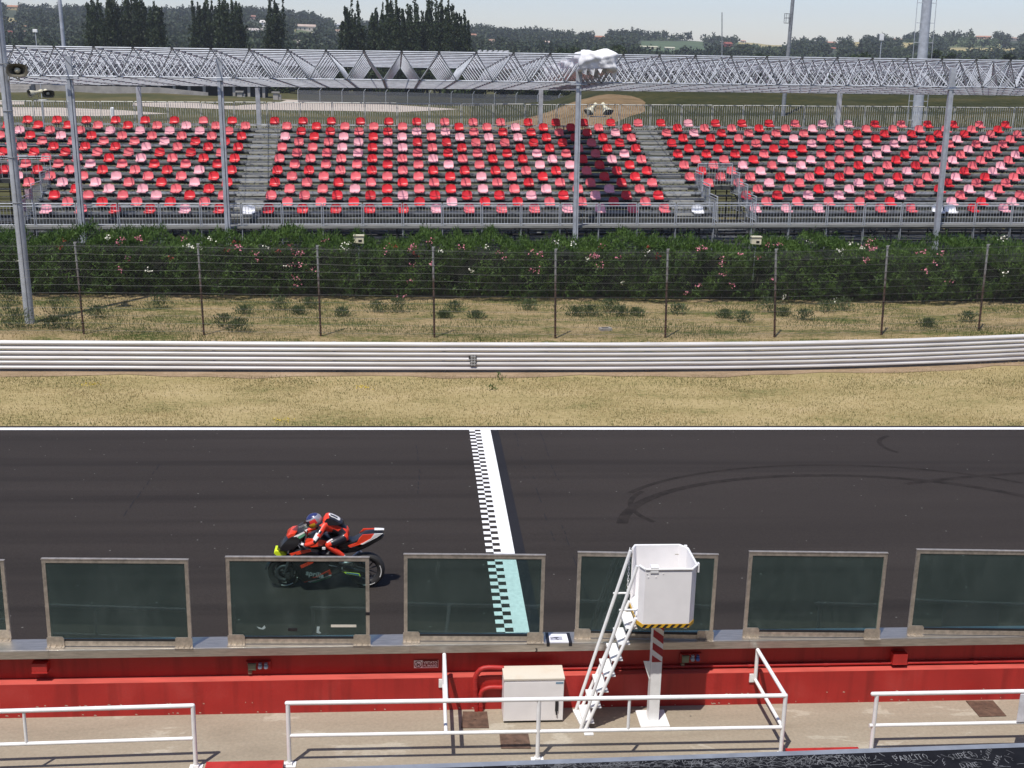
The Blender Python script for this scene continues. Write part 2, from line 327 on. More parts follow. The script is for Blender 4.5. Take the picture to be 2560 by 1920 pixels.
# faint old tyre arcs on the right-hand half of the track
mb = MB()
def arc(c, r0, a0, a1, w, rx=1., n=40):
    P = []
    for i in range(n+1):
        a = R(a0+(a1-a0)*i/n); 
        for rr in (r0-w/2, r0+w/2):
            x = c[0]+rx*rr*math.cos(a); yy = c[1]+rr*math.sin(a); P.append((x, yy, crown(yy)+.003))
    mb.add(P, [(2*i, 2*i+1, 2*i+3, 2*i+2) for i in range(n)])
arc((9.2,22.2), 3.4, 20, 172, .16, 1.5); arc((9.5,22.6), 3.75, 40, 150, .10, 1.5); arc((12.6,27.9), 1.0, 120, 215, .12)
arc((6.3,23.6), 1.5, 140, 215, .10, 1.2); arc((16,19.6), 6.2, 80, 120, .14, 1.6)
tag(mb.build('tyre_marks', SMEAR), kind='structure')
mb = MB()                    # hairline cracks right of the finish line
for (x, y) in ((2.45, 29.1), (3.1, 29.2), (2.6, 25.6), (2.9, 22.6), (-.05, 28.0), (-5.9, 26.6)):
    yy = y; xx = x
    for k in range(9):
        L = random.uniform(.15, .5)
        if random.random() < .62: mb.add([(xx-.008,yy,crown(yy)+.004),(xx+.008,yy,crown(yy)+.004),(xx+.02,yy-L,crown(yy-L)+.004),(xx+.0,yy-L,crown(yy-L)+.004)], [(0,3,2,1)])
        yy -= L+.1; xx += random.uniform(-.02, .03)
tag(mb.build('track_cracks', ASPHD), kind='structure')
sheet('verge', [(-60,29.70),(60,29.70),(60,41),(-60,38)], VERGE, -.004)
sheet('weed_strip', [(-60,36.2),(60,36.6),(60,50),(-60,50)], HEDGEGROUND, .004)
sheet('stand_ground', [(-60,50.5),(60,51.5),(60,70.5),(-60,69.5)], mat('stand_gravel', (.055,.053,.048), .9, var=.4, scale=3), .002)
sheet('pit_lane', [(-60,-8),(60,-8),(60,13.25),(-60,13.25)], PITL, -.006)
sheet('pit_platform', [(-40,13.0),(40,13.0),(40,17.4),(-40,17.4)], CONC, 0.)

GP = [(-700,925),(0,923.5),(430,925.5),(850,927),(1280,927.5),(1700,926.5),(2128,920),(2400,909),(2560,901)]
gp = [onz(u, v-1.5, .07) for u, v in GP]; gp = [Vector((p.x,p.y,0)) for p in gp]; d_ = gp[-1]-gp[-2]; gp.append(gp[-1]+d_*4)
def resample(pts, step):
    out = []
    for a, b_ in zip(pts[:-1], pts[1:]):
        n = max(1, int((b_-a).length/step)); out += [a+(b_-a)*i/n for i in range(n)]
    return out+[pts[-1]]
gl = resample(gp, 1.0)
gl = [sum((gl[min(max(i+k,0),len(gl)-1)] for k in range(-3,4)), Vector())/7 for i in range(len(gl))]
# grass blades
def blades(name, n, xr, yr, h, w, m, dens=None, lean=.5, z0=0.0):
    x = RNG.uniform(*xr, n); y = RNG.uniform(*yr, n)
    if dens is not None:
        k = RNG.uniform(0, 1, n) < dens(x, y); x = x[k]; y = y[k]
    n = len(x); a = RNG.uniform(0, 2*np.pi, n); hh = h*RNG.uniform(.4, 1.3, n); l = RNG.uniform(0, lean, n)*hh; b = RNG.uniform(0, 2*np.pi, n)
    dx = np.cos(a)*w/2; dy = np.sin(a)*w/2
    V = np.empty((n, 3, 3)); V[:,0] = np.stack([x-dx, y-dy, np.full(n, z0-.004)], 1); V[:,1] = np.stack([x+dx, y+dy, np.full(n, z0-.004)], 1)
    V[:,2] = np.stack([x+np.cos(b)*l, y+np.sin(b)*l, z0+hh], 1)
    return tag(npmesh(name, V.reshape(-1,3), np.arange(n*3).reshape(-1,3), m), kind='stuff')
def pn(x, y, s): return (np.sin(x*1.3*s+1.7*np.sin(y*.9*s))+np.sin(y*2.1*s+1.3*np.sin(x*.7*s+2))+np.sin((x+y)*.8*s+.5))/3
blades('dry_grass', 130000, (-17,23), (29.75,36.3), .045, .016, BLADE, lambda x,y: (.55+.45*pn(x,y,1.1))*(y < np.interp(x,[p.x for p in gl],[p.y for p in gl])-.6), .9)
blades('green_grass', 50000, (-17,23), (29.72,36.0), .06, .016, BLADEG, lambda x,y: np.clip(np.exp(-((y-29.75)/.28)**2)*1.0+np.exp(-((y-34.2)/.6)**2)*.75*(pn(x,y,.8)+.6)+.10,0,1)*(y < np.interp(x,[p.x for p in gl],[p.y for p in gl])-.45), .7)
blades('weed_grass', 90000, (-20,27), (36.4,46.6), .10, .022, BLADEG, lambda x,y: np.clip(.38+1.5*pn(x,y,.8)+.6*np.exp(-((x+7.5)/3.2)**2)+.5*np.exp(-((y-38.6)/.5)**2),0.02,1)*(y>38.2), .8)
blades('straw_grass', 60000, (-20,27), (36.5,46.6), .09, .02, BLADE, lambda x,y: np.clip(.32-.6*pn(x,y,.8),0.03,1), .9)

# ------------------------------------------------------------------ pit wall, glass screens and platform furniture
YW = 15.63; YR = 15.80; ZL = .517; ZC0, ZC1 = .92, 1.047
pw = empty('pit_wall', (0,YW,0), 'low red pit wall with a stainless steel capping ledge', 'wall')
def wpart(mb, name, m, parent=None):
    o = mb.build(name, m); o.parent = parent or pw; o.matrix_parent_inverse = Matrix.Translation((0,-YW,0)); return o
mb = MB(); mb.span((-30,YW,-.05),(30,16.3,ZL)); wpart(mb, 'lower_wall', REDW)
mb = MB(); mb.span((-30,YW+.001,ZL+.0005),(30,YR-.001,ZL+.004)); wpart(mb, 'ledge_top', mat('dusty_sunlit_red', (.50,.085,.065), .7, var=.15, scale=3, stretch=(.5,3,1)))  # thin sheet, lighter for dust and for sunlight painted into its colour
mb = MB(); mb.span((-30,YR,ZL),(30,16.0,ZC0)); wpart(mb, 'recessed_wall', REDW)
mb = MB(); mb.span((-30,YW+.10,ZC0-.05),(30,YR,ZC0-.003)); wpart(mb, 'drip_moulding', REDW)
YCB = 15.968
mb = MB(); joints = [-30]+[onz(u, 1607, 1.047).x for u in (133, 1025, 1877)]+[30]
for a, b_ in zip(joints[:-1], joints[1:]):
    pf = [(YW-.012,ZC0),(YCB,ZC0),(YCB,ZC1),(YW+.004,ZC1),(YW-.008,ZC1-.004),(YW-.012,ZC1-.016)]
    mb.prism([(a+.0015,y_,z_) for y_, z_ in pf][::-1], (b_-a-.003,0,0))
cap = wpart(mb, 'steel_capping', STEEL)
mb = MB(); mb.path([(onz(1404,1669,.6).x, YR-.035, .565),(3.3,YR-.035,.565),(5,YR-.035,.567),(30,YR-.035,.565)], .022, 8)
for x in np.arange(2.6, 14, 1.15): mb.tube((x-.03,YR-.035,.566),(x+.03,YR-.035,.566), .029, 8)
wpart(mb, 'conduit_pipe', REDW)
mb = MB()
for k in range(90):           # chips and scuffs along the foot of the wall
    x = random.uniform(-8,9); z = random.choice([.012, .16])+random.uniform(0,.02); s = random.uniform(.01,.05)
    mb.add([(x,YW-.002,z),(x+s,YW-.002,z-.004),(x+s*.8,YW-.002,z+.012),(x+s*.2,YW-.002,z+.016)], [(0,1,2,3)])
wpart(mb, 'chipped_paint', mat('bare_plaster', (.50,.36,.28), .9))

def panel(k, LT, RT, LB, RB, label, dark=False):
    zb = ZC1
    pl = onz(*LB, zb+.03); pr = onz(*RB, zb+.03)
    a = Vector((pl.x, pl.y, zb)); d = Vector((pr.x-pl.x, pr.y-pl.y, 0)); W = d.length; d.normalize()
    tl = ony(*LT, pl.y); tr = ony(*RT, pr.y); H = ((tl.z+tr.z)/2)-zb
    M = Matrix(((d.x, -d.y, 0, a.x), (d.y, d.x, 0, a.y), (0,0,1,zb), (0,0,0,1)))
    p = empty('glass_screen', label=label, cat='glass screen', group='glass screens on the pit wall', M=M)
    fw = .05
    mb = MB(); mb.span((0,-.02,.012),(fw,.02,H-fw)); mb.span((W-fw,-.02,.012),(W,.02,H-fw)); mb.span((fw,-.02,.012),(W-fw,.02,.082)); mb.span((0,-.02,H-fw),(W,.02,H)); mb.span((-.006,-.026,H+.0005),(W+.006,.026,H+.012))
    f_ = mb.build('frame', FRAME, p)
    mb = MB(); mb.span((fw,-.012,.0825),(W-fw,.012,.118)); mb.span((fw,-.012,H-fw-.012),(W-fw,.012,H-fw-.0005)); mb.build('rubber_seal', BLACK, p)
    mb = MB(); mb.span((fw,-.005,.1185),(W-fw,.005,H-fw-.0125)); gpane = mb.build('glass_pane', GLASS, p)
    for xx in (-.012, W-.228):
        mb = MB(); pr_ = [(xx,-.034,.0),(xx+.24,-.034,0),(xx+.24,-.034,.13),(xx+.215,-.034,.158),(xx+.02,-.034,.158),(xx,-.034,.14)]
        mb.prism(pr_, (0,.008,0)); mb.span((xx-.005,-.085,.001),(xx+.245,-.0345,.010))
        for t in (.04,.12,.20): mb.tube((xx+t,-.062,.009),(xx+t,-.062,.024), .011, 6); mb.tube((xx+t,-.034,.032),(xx+t,-.041,.032),.010,6)
        cl = mb.build('foot_clamp', FRAME, p)
    return p, W, H
panel(0, (-330,1398), (10.9,1402.5), (-315,1591), (28,1593), 'glass screen on the pit wall cut by the left edge of the photo')
panel(1, (108,1396.6), (473,1400.5), (122,1610), (481,1611.5), 'empty tinted glass screen left of the motorcycle, with one pale reflected bar')
p2, W2, H2 = panel(2, (565.7,1392), (923.9,1394.7), (573,1604.5), (924.5,1604.5), 'stickered glass screen with the motorcycle seen through it')
panel(3, (1012.5,1385), (1361,1389.6), (1010,1597), (1356.6,1598.5), 'glass screen with the chequered finish line seen through it')
panel(4, (1444.9,1381), (1791,1387), (1437,1589), (1780.5,1594.5), 'glass screen half hidden behind the white observation tub')
panel(5, (1871,1379), (2213,1384), (1857,1586.5), (2196,1589.5), 'uncovered glass screen just right of the white observation tub')
panel(6, (2290,1375), (2660,1380), (2268,1581), (2640,1586), 'glass screen cut by the right edge of the photo')
# stickers on the second screen (they are stuck to it, so they are its parts)
mb = MB(); mb.span((W2*.42,-.0085,.20),(W2*.485,-.0055,.245)); mb.build('black_sticker', BLACK, p2)
mb = MB(); mb.span((W2*.725,-.0085,.262),(W2*.905,-.0055,.300)); mb.build('white_sticker', mat('aged_label',(.62,.58,.50),.6), p2)
mb = MB(); mb.prism([(W2*.625,-.0085,.27),(W2*.645,-.0085,.27),(W2*.640,-.0085,.20),(W2*.655,-.0085,.17),(W2*.64,-.0085,.162),(W2*.622,-.0085,.175)], (0,.003,0))
mb.prism([(W2*.20,-.0085,.27),(W2*.235,-.0085,.245),(W2*.255,-.0085,.29),(W2*.262,-.0085,.25),(W2*.245,-.0085,.225),(W2*.215,-.0085,.235)], (0,.003,0)); mb.build('sticker_residue', mat('label_residue',(.32,.40,.40),.7), p2)
mb = MB(); mb.span((W2-.055,-.0235,.455),(W2+.003,.0235,.50)); mb.build('tape_band', TAPE, p2)

# paper notice taped to the capping
zt = ZC1+.003
def cz(a, b_): return (1340+a/18.43, 1560+b_/18.43)
C4 = [onz(*cz(*p), zt) for p in ((580,460),(1410,460),(1510,850),(640,850))]
pn_ = empty('paper_notice', C4[3], 'white paper notice with a dark photograph, taped flat on the steel ledge', 'notice')
def np_(mb, name, m):
    o = mb.build(name, m); o.parent = pn_; o.matrix_parent_inverse = Matrix.Translation(-C4[3]); return o
mb = MB(); mb.prism([tuple(c) for c in (C4[3],C4[2],C4[1],C4[0])], (0,0,.001)); np_(mb, 'paper_sheet', mat('paper', (.80,.79,.84), .7, var=.03))
mb = MB(); P4 = [onz(*cz(*p), zt+.002) for p in ((640,580),(1195,575),(1230,745),(665,750))]; mb.prism([P4[3],P4[2],P4[1],P4[0]], (0,0,.001)); np_(mb, 'printed_photo', mat('print_grey', (.30,.30,.36), .7, c2=(.46,.46,.52), scale=40))
mb = MB(); P5 = [onz(*cz(*p), zt+.0035) for p in ((680,665),(820,610),(1050,595),(1040,625),(960,650),(955,690),(1070,715),(1050,735),(960,720),(905,690),(900,650),(800,640),(690,685))]; mb.prism(P5[::-1], (0,0,.0006)); np_(mb, 'printed_shape', mat('print_dark', (.07,.07,.09), .7))
mb = MB()
for (v, a, b_) in ((525,640,900),(795,670,920),(800,960,1180),(805,1210,1470),(545,1230,1380)):
    A = [onz(*cz(*p), zt+.002) for p in ((a,v-9),(b_,v-9),(b_,v+9),(a,v+9))]; mb.prism(A[::-1], (0,0,.0006))
np_(mb, 'text_line', mat('print_pale', (.42,.42,.46), .7))
for q1 in (((420,390),(560,390),(632,865),(490,865)), ((1392,405),(1545,405),(1670,865),(1515,865))):
    A = [onz(*cz(*p), zt+.003) for p in q1]; mb = MB(); mb.prism(A[::-1], (0,0,.001))
    a, b_ = A[3].x, A[2].x; mb.span((a,YW-.0145,ZC1-.05),(b_,YW-.0125,ZC1+.004)); np_(mb, 'tape_strip', TAPE)

def text(name, body, size, loc, m, rot=(R(90),0,0), ext=.001, parent=None, align='LEFT', xs=1.0, bold=0.):
    c = bpy.data.curves.new(name, 'FONT'); c.body = body; c.size = size; c.extrude = ext; c.align_x = align; c.offset = bold; c.resolution_u = 2
    o0 = bpy.data.objects.new(name, c); COL.objects.link(o0); me = bpy.data.meshes.new_from_object(o0.evaluated_get(bpy.context.evaluated_depsgraph_get()))
    bpy.data.objects.remove(o0); bpy.data.curves.remove(c); me.materials.clear(); me.materials.append(m)
    o = bpy.data.objects.new(name, me); COL.objects.link(o); o.location = loc; o.rotation_euler = rot; o.scale = (xs,1,1)
    if parent is not None: o.parent = parent; o.matrix_parent_inverse = parent.matrix_basis.inverted()
    return o
bl = ony(1341.8-4, 1628, YW-.014)
t3 = text('painted_number', '3', .075, (bl.x, YW-.0135, bl.z-.01), TAPE, ext=.0008, bold=.003); tag(t3, 'small black number 3 on the front of the steel ledge', 'number')

# no-smoking sign on the recessed wall
def cs(a, b_): return (1020+a/13.825, 1640+b_/13.825)
ys = YR-.008
a0 = ony(*cs(205,412), ys); a1 = ony(*cs(1045,395), ys); a2 = ony(*cs(205,148), ys)
sw = a1.x-a0.x; sh = a2.z-a0.z; zs = a0.z
ns = empty('no_smoking_sign', (a0.x, ys, zs), 'small red and white no-smoking sign under the steel ledge', 'sign')
SG = mat('sign_white', (.86,.83,.82), .5, var=.02); SR = mat('sign_red', (.16,.008,.008), .5)
mb = MB(); mb.span((0,-.004,0),(sw,.004,sh)); mb.build('sign_plate', SR, ns)
mb = MB(); mb.span((0,-.0065,0),(sw*.355,-.0045,sh)); mb.span((sw*.357,-.0065,0),(sw,-.0045,sh*.07)); mb.span((sw*.985,-.0065,sh*.07),(sw,-.0045,sh)); mb.build('white_field', SG, ns)
mb = MB(); cx, cy_, rr = sw*.178, sh*.5, sh*.42
mb.path([(cx+rr*math.cos(t),-.008,cy_+rr*math.sin(t)) for t in np.linspace(0,2*math.pi,25)[:-1]], sh*.045, 4, closed=True)
mb.tube((cx-rr*.7,-.008,cy_+rr*.7),(cx+rr*.7,-.008,cy_-rr*.7), sh*.045, 4); mb.build('prohibition_ring', SR, ns)
mb = MB(); mb.tube((cx-rr*.65,-.0075,cy_-rr*.25),(cx+rr*.6,-.0075,cy_+rr*.1), sh*.05, 4); mb.tube((cx-rr*.3,-.0075,cy_-rr*.3),(cx-rr*.1,-.0075,cy_-rr*.55), sh*.07, 4); mb.build('cigarette_symbol', mat('sign_dark',(.10,.08,.08),.6), ns)
for i, wd in enumerate(('VIETATO','FUMARE')):
    t = text('lettering', wd, sh*.46, (sw*.39, -.006, sh*(.55-.43*i)), SG, ext=.0006, bold=.0008); t.parent = ns
    t.scale.x = sw*.56/max(v.co.x for v in t.data.vertices)

def socketbox(U0, U1, V0, V1, label, bl_):
    A = ony(U0, V1, YR-.05); B = ony(U1, V0, YR-.05); w = B.x-A.x; h = B.z-A.z
    e = empty('socket_box', (A.x, YR-.001, A.z), label, 'socket', 'electrical sockets on the pit wall')
    mb = MB(); mb.span((0,-.04,0),(w,0,h)); mb.build('back_plate', REDW, e)
    mb = MB(); mb.span((w*.08,-.07,h*.12),(w*.40,-.0405,h*.80)); mb.span((w*.07,-.076,h*.80),(w*.41,-.0405,h*.86)); mb.span((w*.11,-.074,h*.2),(w*.36,-.0705,h*.72)); mb.build('switch_cover', mat('sage_plastic',(.17,.20,.13),.5), e)
    for i, t in enumerate((.575, .82)):
        mb = MB(); mb.lathe((w*t,-.041,h*.48), (0,-1,0), [(.0,.045),(.022,.045),(.03,.04),(.032,0)], 14); mb.span((w*t-.02,-.085,h*.78),(w*t+.02,-.0405,h*.92))
        mb.build('round_socket', mat('socket_blue', (.05,.09,.28) if (bl_ and i == 1) else (.27,.34,.41), .45), e)
    mb = MB(); mb.span((w*.06,-.045,-h*.42),(w*.22,-.0,-h*.06)); mb.span((w*.07,-.05,-h*.42),(w*.21,-.0455,-h*.28)); mb.build('padlock', mat('brass_grey',(.25,.22,.16),.5,.6), e)
socketbox(616, 676, 1655, 1677, 'red socket box with two pale round sockets left of the no-smoking sign', False)
socketbox(1700, 1754, 1635, 1658, 'shaded socket box with a blue socket under the observation tub', True)
def bracket(U0, U1, V0, V1, label):
    A = ony(U0, V1, YR-.12); B = ony(U1, V0, YR-.12)
    mb = MB(); mb.prism([(A.x,YR-.12,A.z),(B.x,YR-.12,A.z),(B.x,YR-.12,B.z),(A.x,YR-.12,B.z)], (0,.119,0)); mb.span((A.x-.006,YR-.13,A.z-.012),(B.x+.006,YR-.001,A.z-.0005))
    tag(mb.build('junction_box', REDW), label, 'junction box', 'red junction boxes under the ledge')
bracket(80, 116, 1660, 1682, 'red junction box below the leftmost glass screens'); bracket(2232, 2270, 1636, 1660, 'red junction box near the right return railing')

# electrical cabinet with its bent conduits
def c2(a, b_): return (850+a/2.572, 1280+b_/2.572)
A = onz(*c2(1050,1360), 0); B = onz(*c2(1425,1360), 0); yc = A.y
T = ony(*c2(1060,1083), yc); yb = onz(*c2(1050,975), T.z).y
cab = empty('electrical_cabinet', (A.x, yc, 0), 'white metal electrical cabinet standing against the red wall', 'cabinet')
w, h, d = B.x-A.x+.02, T.z, min(yb-yc, YW-yc-.02)
WCAB = mat('cabinet_white', (.80,.775,.765), .45, var=.04, scale=4); WTOP = mat('cabinet_top', (.72,.66,.55), .5, c2=(.60,.50,.38), scale=3, thr=(.5,.8))
mb = MB(); mb.span((0,.012,.03),(w,d,h-.001)); mb.build('cabinet_body', WCAB, cab)
mb = MB(); mb.span((.006,0,.04),(w-.006,.011,h-.035)); mb.build('cabinet_door', WCAB, cab)
mb = MB(); mb.span((-.008,-.006,h),(w+.008,d+.004,h+.02)); mb.build('cabinet_lid', WTOP, cab)
mb = MB(); mb.span((w*.86,-.022,h*.28),(w*.91,-.0005,h*.53)); mb.tube((w*.885,-.02,h*.2),(w*.885,-.02,h*.27),.012,8); mb.build('door_handle', BLACK, cab)
mb = MB(); mb.span((w*.86,-.003,h*.90),(w*.985,-.0005,h*.945)); mb.build('maker_plate', mat('plate_blue',(.17,.27,.36),.5), cab)
mb = MB(); mb.span((.01,.02,0),(w-.01,d-.02,.03)); mb.build('plinth', BLACK, cab)
mb = MB()
for (pts, r_) in (([(1052,1003),(960,1000),(905,1012),(872,1060),(868,1130),(880,1275)], .036), ([(1052,1128),(965,1128),(915,1150),(903,1195),(908,1272)], .034)):
    PP = [ony(*c2(*p), YW-.05) for p in pts]; PP[-1].z = 0.0
    if r_ > .035: PP[0].y = YW-.05
    fine = []
    for i in range(len(PP)-1):
        p0 = PP[max(i-1,0)]; p1 = PP[i]; p2_ = PP[i+1]; p3 = PP[min(i+2,len(PP)-1)]
        for t in (0,.25,.5,.75): fine.append(.5*((2*p1)+(p2_-p0)*t+(2*p0-5*p1+4*p2_-p3)*t*t+(3*p1-p0-3*p2_+p3)*t**3))
    fine.append(PP[-1]); mb.path(fine, r_, 10)
    for k in range(4, len(fine)-1, 2): mb.path([fine[k]*.9+fine[k+1]*.1, fine[k]*.6+fine[k+1]*.4], r_+.004, 10)
cd = mb.build('cable_conduit', REDW); tag(cd, 'two thick red conduits bending into the side of the white cabinet', 'conduit')

# rusty inspection covers
def cover(pts, label):
    P = [onz(u, v, .004) for u, v in pts]; mb = MB(); mb.prism(P[::-1], (0,0,.008)); c = sum(P, Vector())/4; mb.tube(c, c+Vector((0,0,.016)), .02, 8)
    tag(mb.build('inspection_cover', COVER), label, 'manhole cover', 'rusty covers in the platform floor')
COVER = mat('rusty_plate', (.105,.062,.042), .75, var=.35, scale=9, bump=.2)
cover([c2(790,1285),c2(945,1285),c2(958,1390),c2(778,1390)], 'rusty square floor cover left of the white cabinet')
cover([c2(1025,1428),c2(1210,1428),c2(1228,1522),c2(1036,1522)], 'rusty square floor cover in front of the white cabinet')
cover([(2400+85/5.95,1720+195/5.95),(2400+490/5.95,1720+190/5.95),(2400+690/5.95,1720+420/5.95),(2400+290/5.95,1720+430/5.95)], 'rusty floor cover near the right edge of the photo')

# white tubular railings
def post(mb, p, q_, r_=.030): mb.tube(p, q_, r_, 10)
def c1(a, b_): return (a/2.572, 1280+b_/2.572)
def c3(a, b_): return (1700+a/2.572, 1280+b_/2.572)
HR, HM = .92, .44
def rail_end(px, z): return onz(px[0], px[1], z)
def railing(name, top, mid, posts, struts, label, returns=()):
    a, b_ = rail_end(top[0], HR), rail_end(top[1], HR); o = Vector((a.x, a.y, 0))
    e = empty(name, o, label, 'railing', 'white tubular railings on the platform')
    def sub(mb, nm, m=WHITE):
        ob = mb.build(nm, m); ob.parent = e; ob.matrix_parent_inverse = Matrix.Translation(-o); return ob
    def on(x, z): t = (x-a.x)/(b_.x-a.x); return Vector((x, a.y+(b_.y-a.y)*t, z))
    mb = MB(); mb.tube(a, b_, .030, 12); 
    for e_ in (a, b_): mb.lathe(e_, (0,0,1), [(0,-.03),(.022,-.022),(.031,0),(.022,.022),(0,.03)], 10)
    sub(mb, 'top_rail')
    m0, m1 = rail_end(mid[0], HM), rail_end(mid[1], HM); mb = MB(); mb.tube((m0.x, on(m0.x,0).y, HM), (m1.x, on(m1.x,0).y, HM), .026, 10); sub(mb, 'middle_rail')
    for u in posts:
        x = onz(u[0], u[1], 0).x if len(u) == 2 else u[0]
        x = min(max(x, min(a.x,b_.x)), max(a.x,b_.x))
        mb = MB(); mb.tube(on(x,0.008), on(x,HR), .029, 10); pp = sub(mb, 'post')
        mb = MB(); mb.box(on(x,.008), (.17,.13,.012)); mb.box(on(x,.03)+Vector((.0,0,0)), (.075,.075,.04)); sub(mb, 'base_plate')
    for u in struts:
        x = onz(u[0], u[1], HM).x; mb = MB(); mb.tube(on(x,HM), on(x,HR), .021, 8); sub(mb, 'strut')
    for u in returns:
        x = onz(u[0], u[1], HR).x; s_ = on(x, HR); yy = YW-.06; xx = x+u[2]
        mb = MB(); mb.tube(s_, (xx, yy, HR), .028, 10); mb.tube((x, s_.y, HM), (xx, yy, HM), .026, 10); mb.tube((xx,yy,HM),(xx,yy,HR+.0), .028, 10); mb.box((xx-.02, YW-.012, HM), (.11,.02,.13)); mb.tube((xx,yy,HM),(xx,YW-.01,HM),.02,8)
        sub(mb, 'return_rail')
    return e
railing('railing', [(-400,1790),(482,1764)], [(-400,1872.5),(482,1845.7)], [(493,1917.6)], [c1(180,1475)], 'white tubular railing at the left edge of the platform')
railing('railing', [(717.3,1758),(1964.4,1738.8)], [(719,1842.6),(1952.7,1816.5)], [(723,1917.6),(1341.8,1893),(1949,1874)], [(1569,1822)], 'long white railing in front of the cabinet, returning to the wall at both ends', [(1115.6,1752,.0),(1963.5,1738.8,-.02)])
railing('railing', [(2182,1735),(2900,1722)], [(2172.4,1812.6),(2900,1797)], [(2164.6,1867)], [(2546,1806)], 'white tubular railing at the right edge of the platform')
bp = onz(2556, 1735, HR)
mb = MB(); mb.span((bp.x+.0,bp.y+.035,HM+.03),(bp.x+.9,bp.y+.05,HR-.03)); tag(mb.build('notice_board', mat('board_white',(.62,.62,.66),.5)), 'plain pale board hung on the right-hand railing', 'board')
mb = MB(); kx0, kx1 = onz(*c1(1330,1600),.10).x, onz(*c1(1825,1600),.10).x; ky = onz(*c1(1600,1600),.10).y
mb.span((kx0,ky-.6,0),(kx1,ky,.10)); tag(mb.build('step_kerb', REDW), 'red step kerb between the left and long railings', 'kerb', 'red step kerbs')
mb = MB(); kx0, kx1 = onz(1965,1874,.06).x, onz(2145,1868,.06).x; ky = onz(2050,1869,.06).y
mb.span((kx0,ky-.6,0),(kx1,ky,.06)); tag(mb.build('step_kerb', REDW), 'red step kerb between the long and right railings', 'kerb', 'red step kerbs')

# observation tub on a post, with its ladder
pb = [onz(*p, .02) for p in ((1588.7,1774.6),(1660.7,1774.6),(1674.3,1815.8),(1601,1815.8))]
pc = sum(pb, Vector())/4; py_ = pc.y
tub = empty('observation_tub', (pc.x, py_, 0), 'white octagonal observation tub on a post with a ladder', 'observation tub')
def tp(mb, name, m=WHITE, sub=None):
    o = mb.build(name, m); o.parent = sub or tub; o.matrix_parent_inverse = (tub.matrix_basis.inverted() if sub is None else Matrix.Identity(4)); return o
mb = MB(); hw = (pb[2]-pb[3]).length/2; hd = (pb[0].y-pb[3].y)/2
mb.span((pc.x-hw,py_-hd,.002),(pc.x+hw,py_+hd,.02)); tp(mb, 'base_plate')
yf = py_-.42; yk = py_+.42
fl = ony(1607,1560.6,yf); fr = ony(1721.9,1559.7,yf); zt0 = fl.z; zt1 = ony(1613.4,1424,yf).z
xl = ony(1591.7,1555,yf+.13).x; xr = ony(1733,1555,yf+.13).x
mb = MB(); pxl = .075; mb.span((pc.x-pxl,py_-pxl,.02),(pc.x+pxl,py_+pxl,zt0-.06)); tp(mb, 'support_post')
mb = MB(); tri = [(pc.x-pxl-.002,py_,.92),(pc.x-pxl-.10,py_,.92),(pc.x-pxl-.002,py_,.62)]; mb.prism(tri,(0,.02,0)); tp(mb, 'gusset')
mb = MB()                       # red slanting stripes painted round the upper half of the post
REDM = mat('red_reflective', (.33,.012,.02), .45)
zz = 0.98; yq = py_-pxl-.0022
for k in range(4):
    z0 = .95+.2*k
    mb.add([(pc.x-pxl,yq,z0),(pc.x+pxl,yq,z0-.12 if k else z0),(pc.x+pxl,yq,z0+.0 if k else z0+.0),(pc.x-pxl,yq,z0+.11)], [(0,1,2,3)])
tp(mb, 'red_stripes', REDM)
OCT = [(xl+.0,yf+.13),(fl.x,yf),(fr.x,yf),(xr,yf+.13),(xr,yk-.13),(fr.x,yk),(fl.x,yk),(xl,yk-.13)]
WTUB = mat('tub_white', (.86,.84,.83), .4, var=.04, scale=3)
mb = MB(); cx = sum(p[0] for p in OCT)/8; cyy = sum(p[1] for p in OCT)/8
inn = [(cx+(p[0]-cx)*.965, cyy+(p[1]-cyy)*.965) for p in OCT]
vs = [(p[0],p[1],zt0) for p in OCT]+[(p[0],p[1],zt1) for p in OCT]+[(p[0],p[1],zt1) for p in inn]+[(p[0],p[1],zt0+.04) for p in inn]
fs = []
for i in range(8):
    j = (i+1) % 8
    if i == 7:                  # door side: wall only below the opening's sill
        continue
    fs += [(i,j,8+j,8+i),(8+i,8+j,16+j,16+i),(16+i,16+j,24+j,24+i)]
fs += [(7,0,24,31),tuple(range(7,-1,-1)),tuple(range(24,32)),(0,8,16,24),(7,31,23,15)]
mb.add(vs, fs); tp(mb, 'tub_shell', WTUB)
mb = MB()                       # rolled rim
for i in range(7):
    a = Vector((*OCT[i], zt1+.001)); b_ = Vector((*OCT[i+1], zt1+.001)); mb.path([a, b_], .017, 8)
tp(mb, 'rim')
mb = MB(); hx = ony(1637,1430,yf).x
mb.span((hx-.06,yf-.012,zt1-.05),(hx+.05,yf-.001,zt1+.03)); mb.span((hx-.05,yf-.001,zt1+.02),(hx+.06,yf+.10,zt1+.032)); mb.span((xr+.012,yf+.11,zt1-.10),(xr+.032,yf+.17,zt1+.03)); mb.span((fr.x+.05,yk-.10,zt1-.02),(fr.x+.09,yk-.06,zt1+.03))
for (dx, dz) in ((-.10,.06),(-.085,.11),(.02,.11),(.12,.06)): mb.tube((hx+dx,yf-.001,zt1-dz),(hx+dx,yf-.008,zt1-dz),.007,6)
tp(mb, 'hooks')
mb = MB(); nst = 14; YEL = mat('hazard_yellow', (.62,.36,.02), .5)
z0, z1 = zt0-.055, zt0-.003
mb.prism([(p[0],p[1],z0) for p in [(cx+(q_[0]-cx)*1.012, cyy+(q_[1]-cyy)*1.012) for q_ in OCT]], (0,0,z1-z0), 0); hz = tp(mb, 'hazard_skirt', YEL)
mb = MB(); L = fr.x-fl.x; yy = cyy+(yf-cyy)*1.012-.003
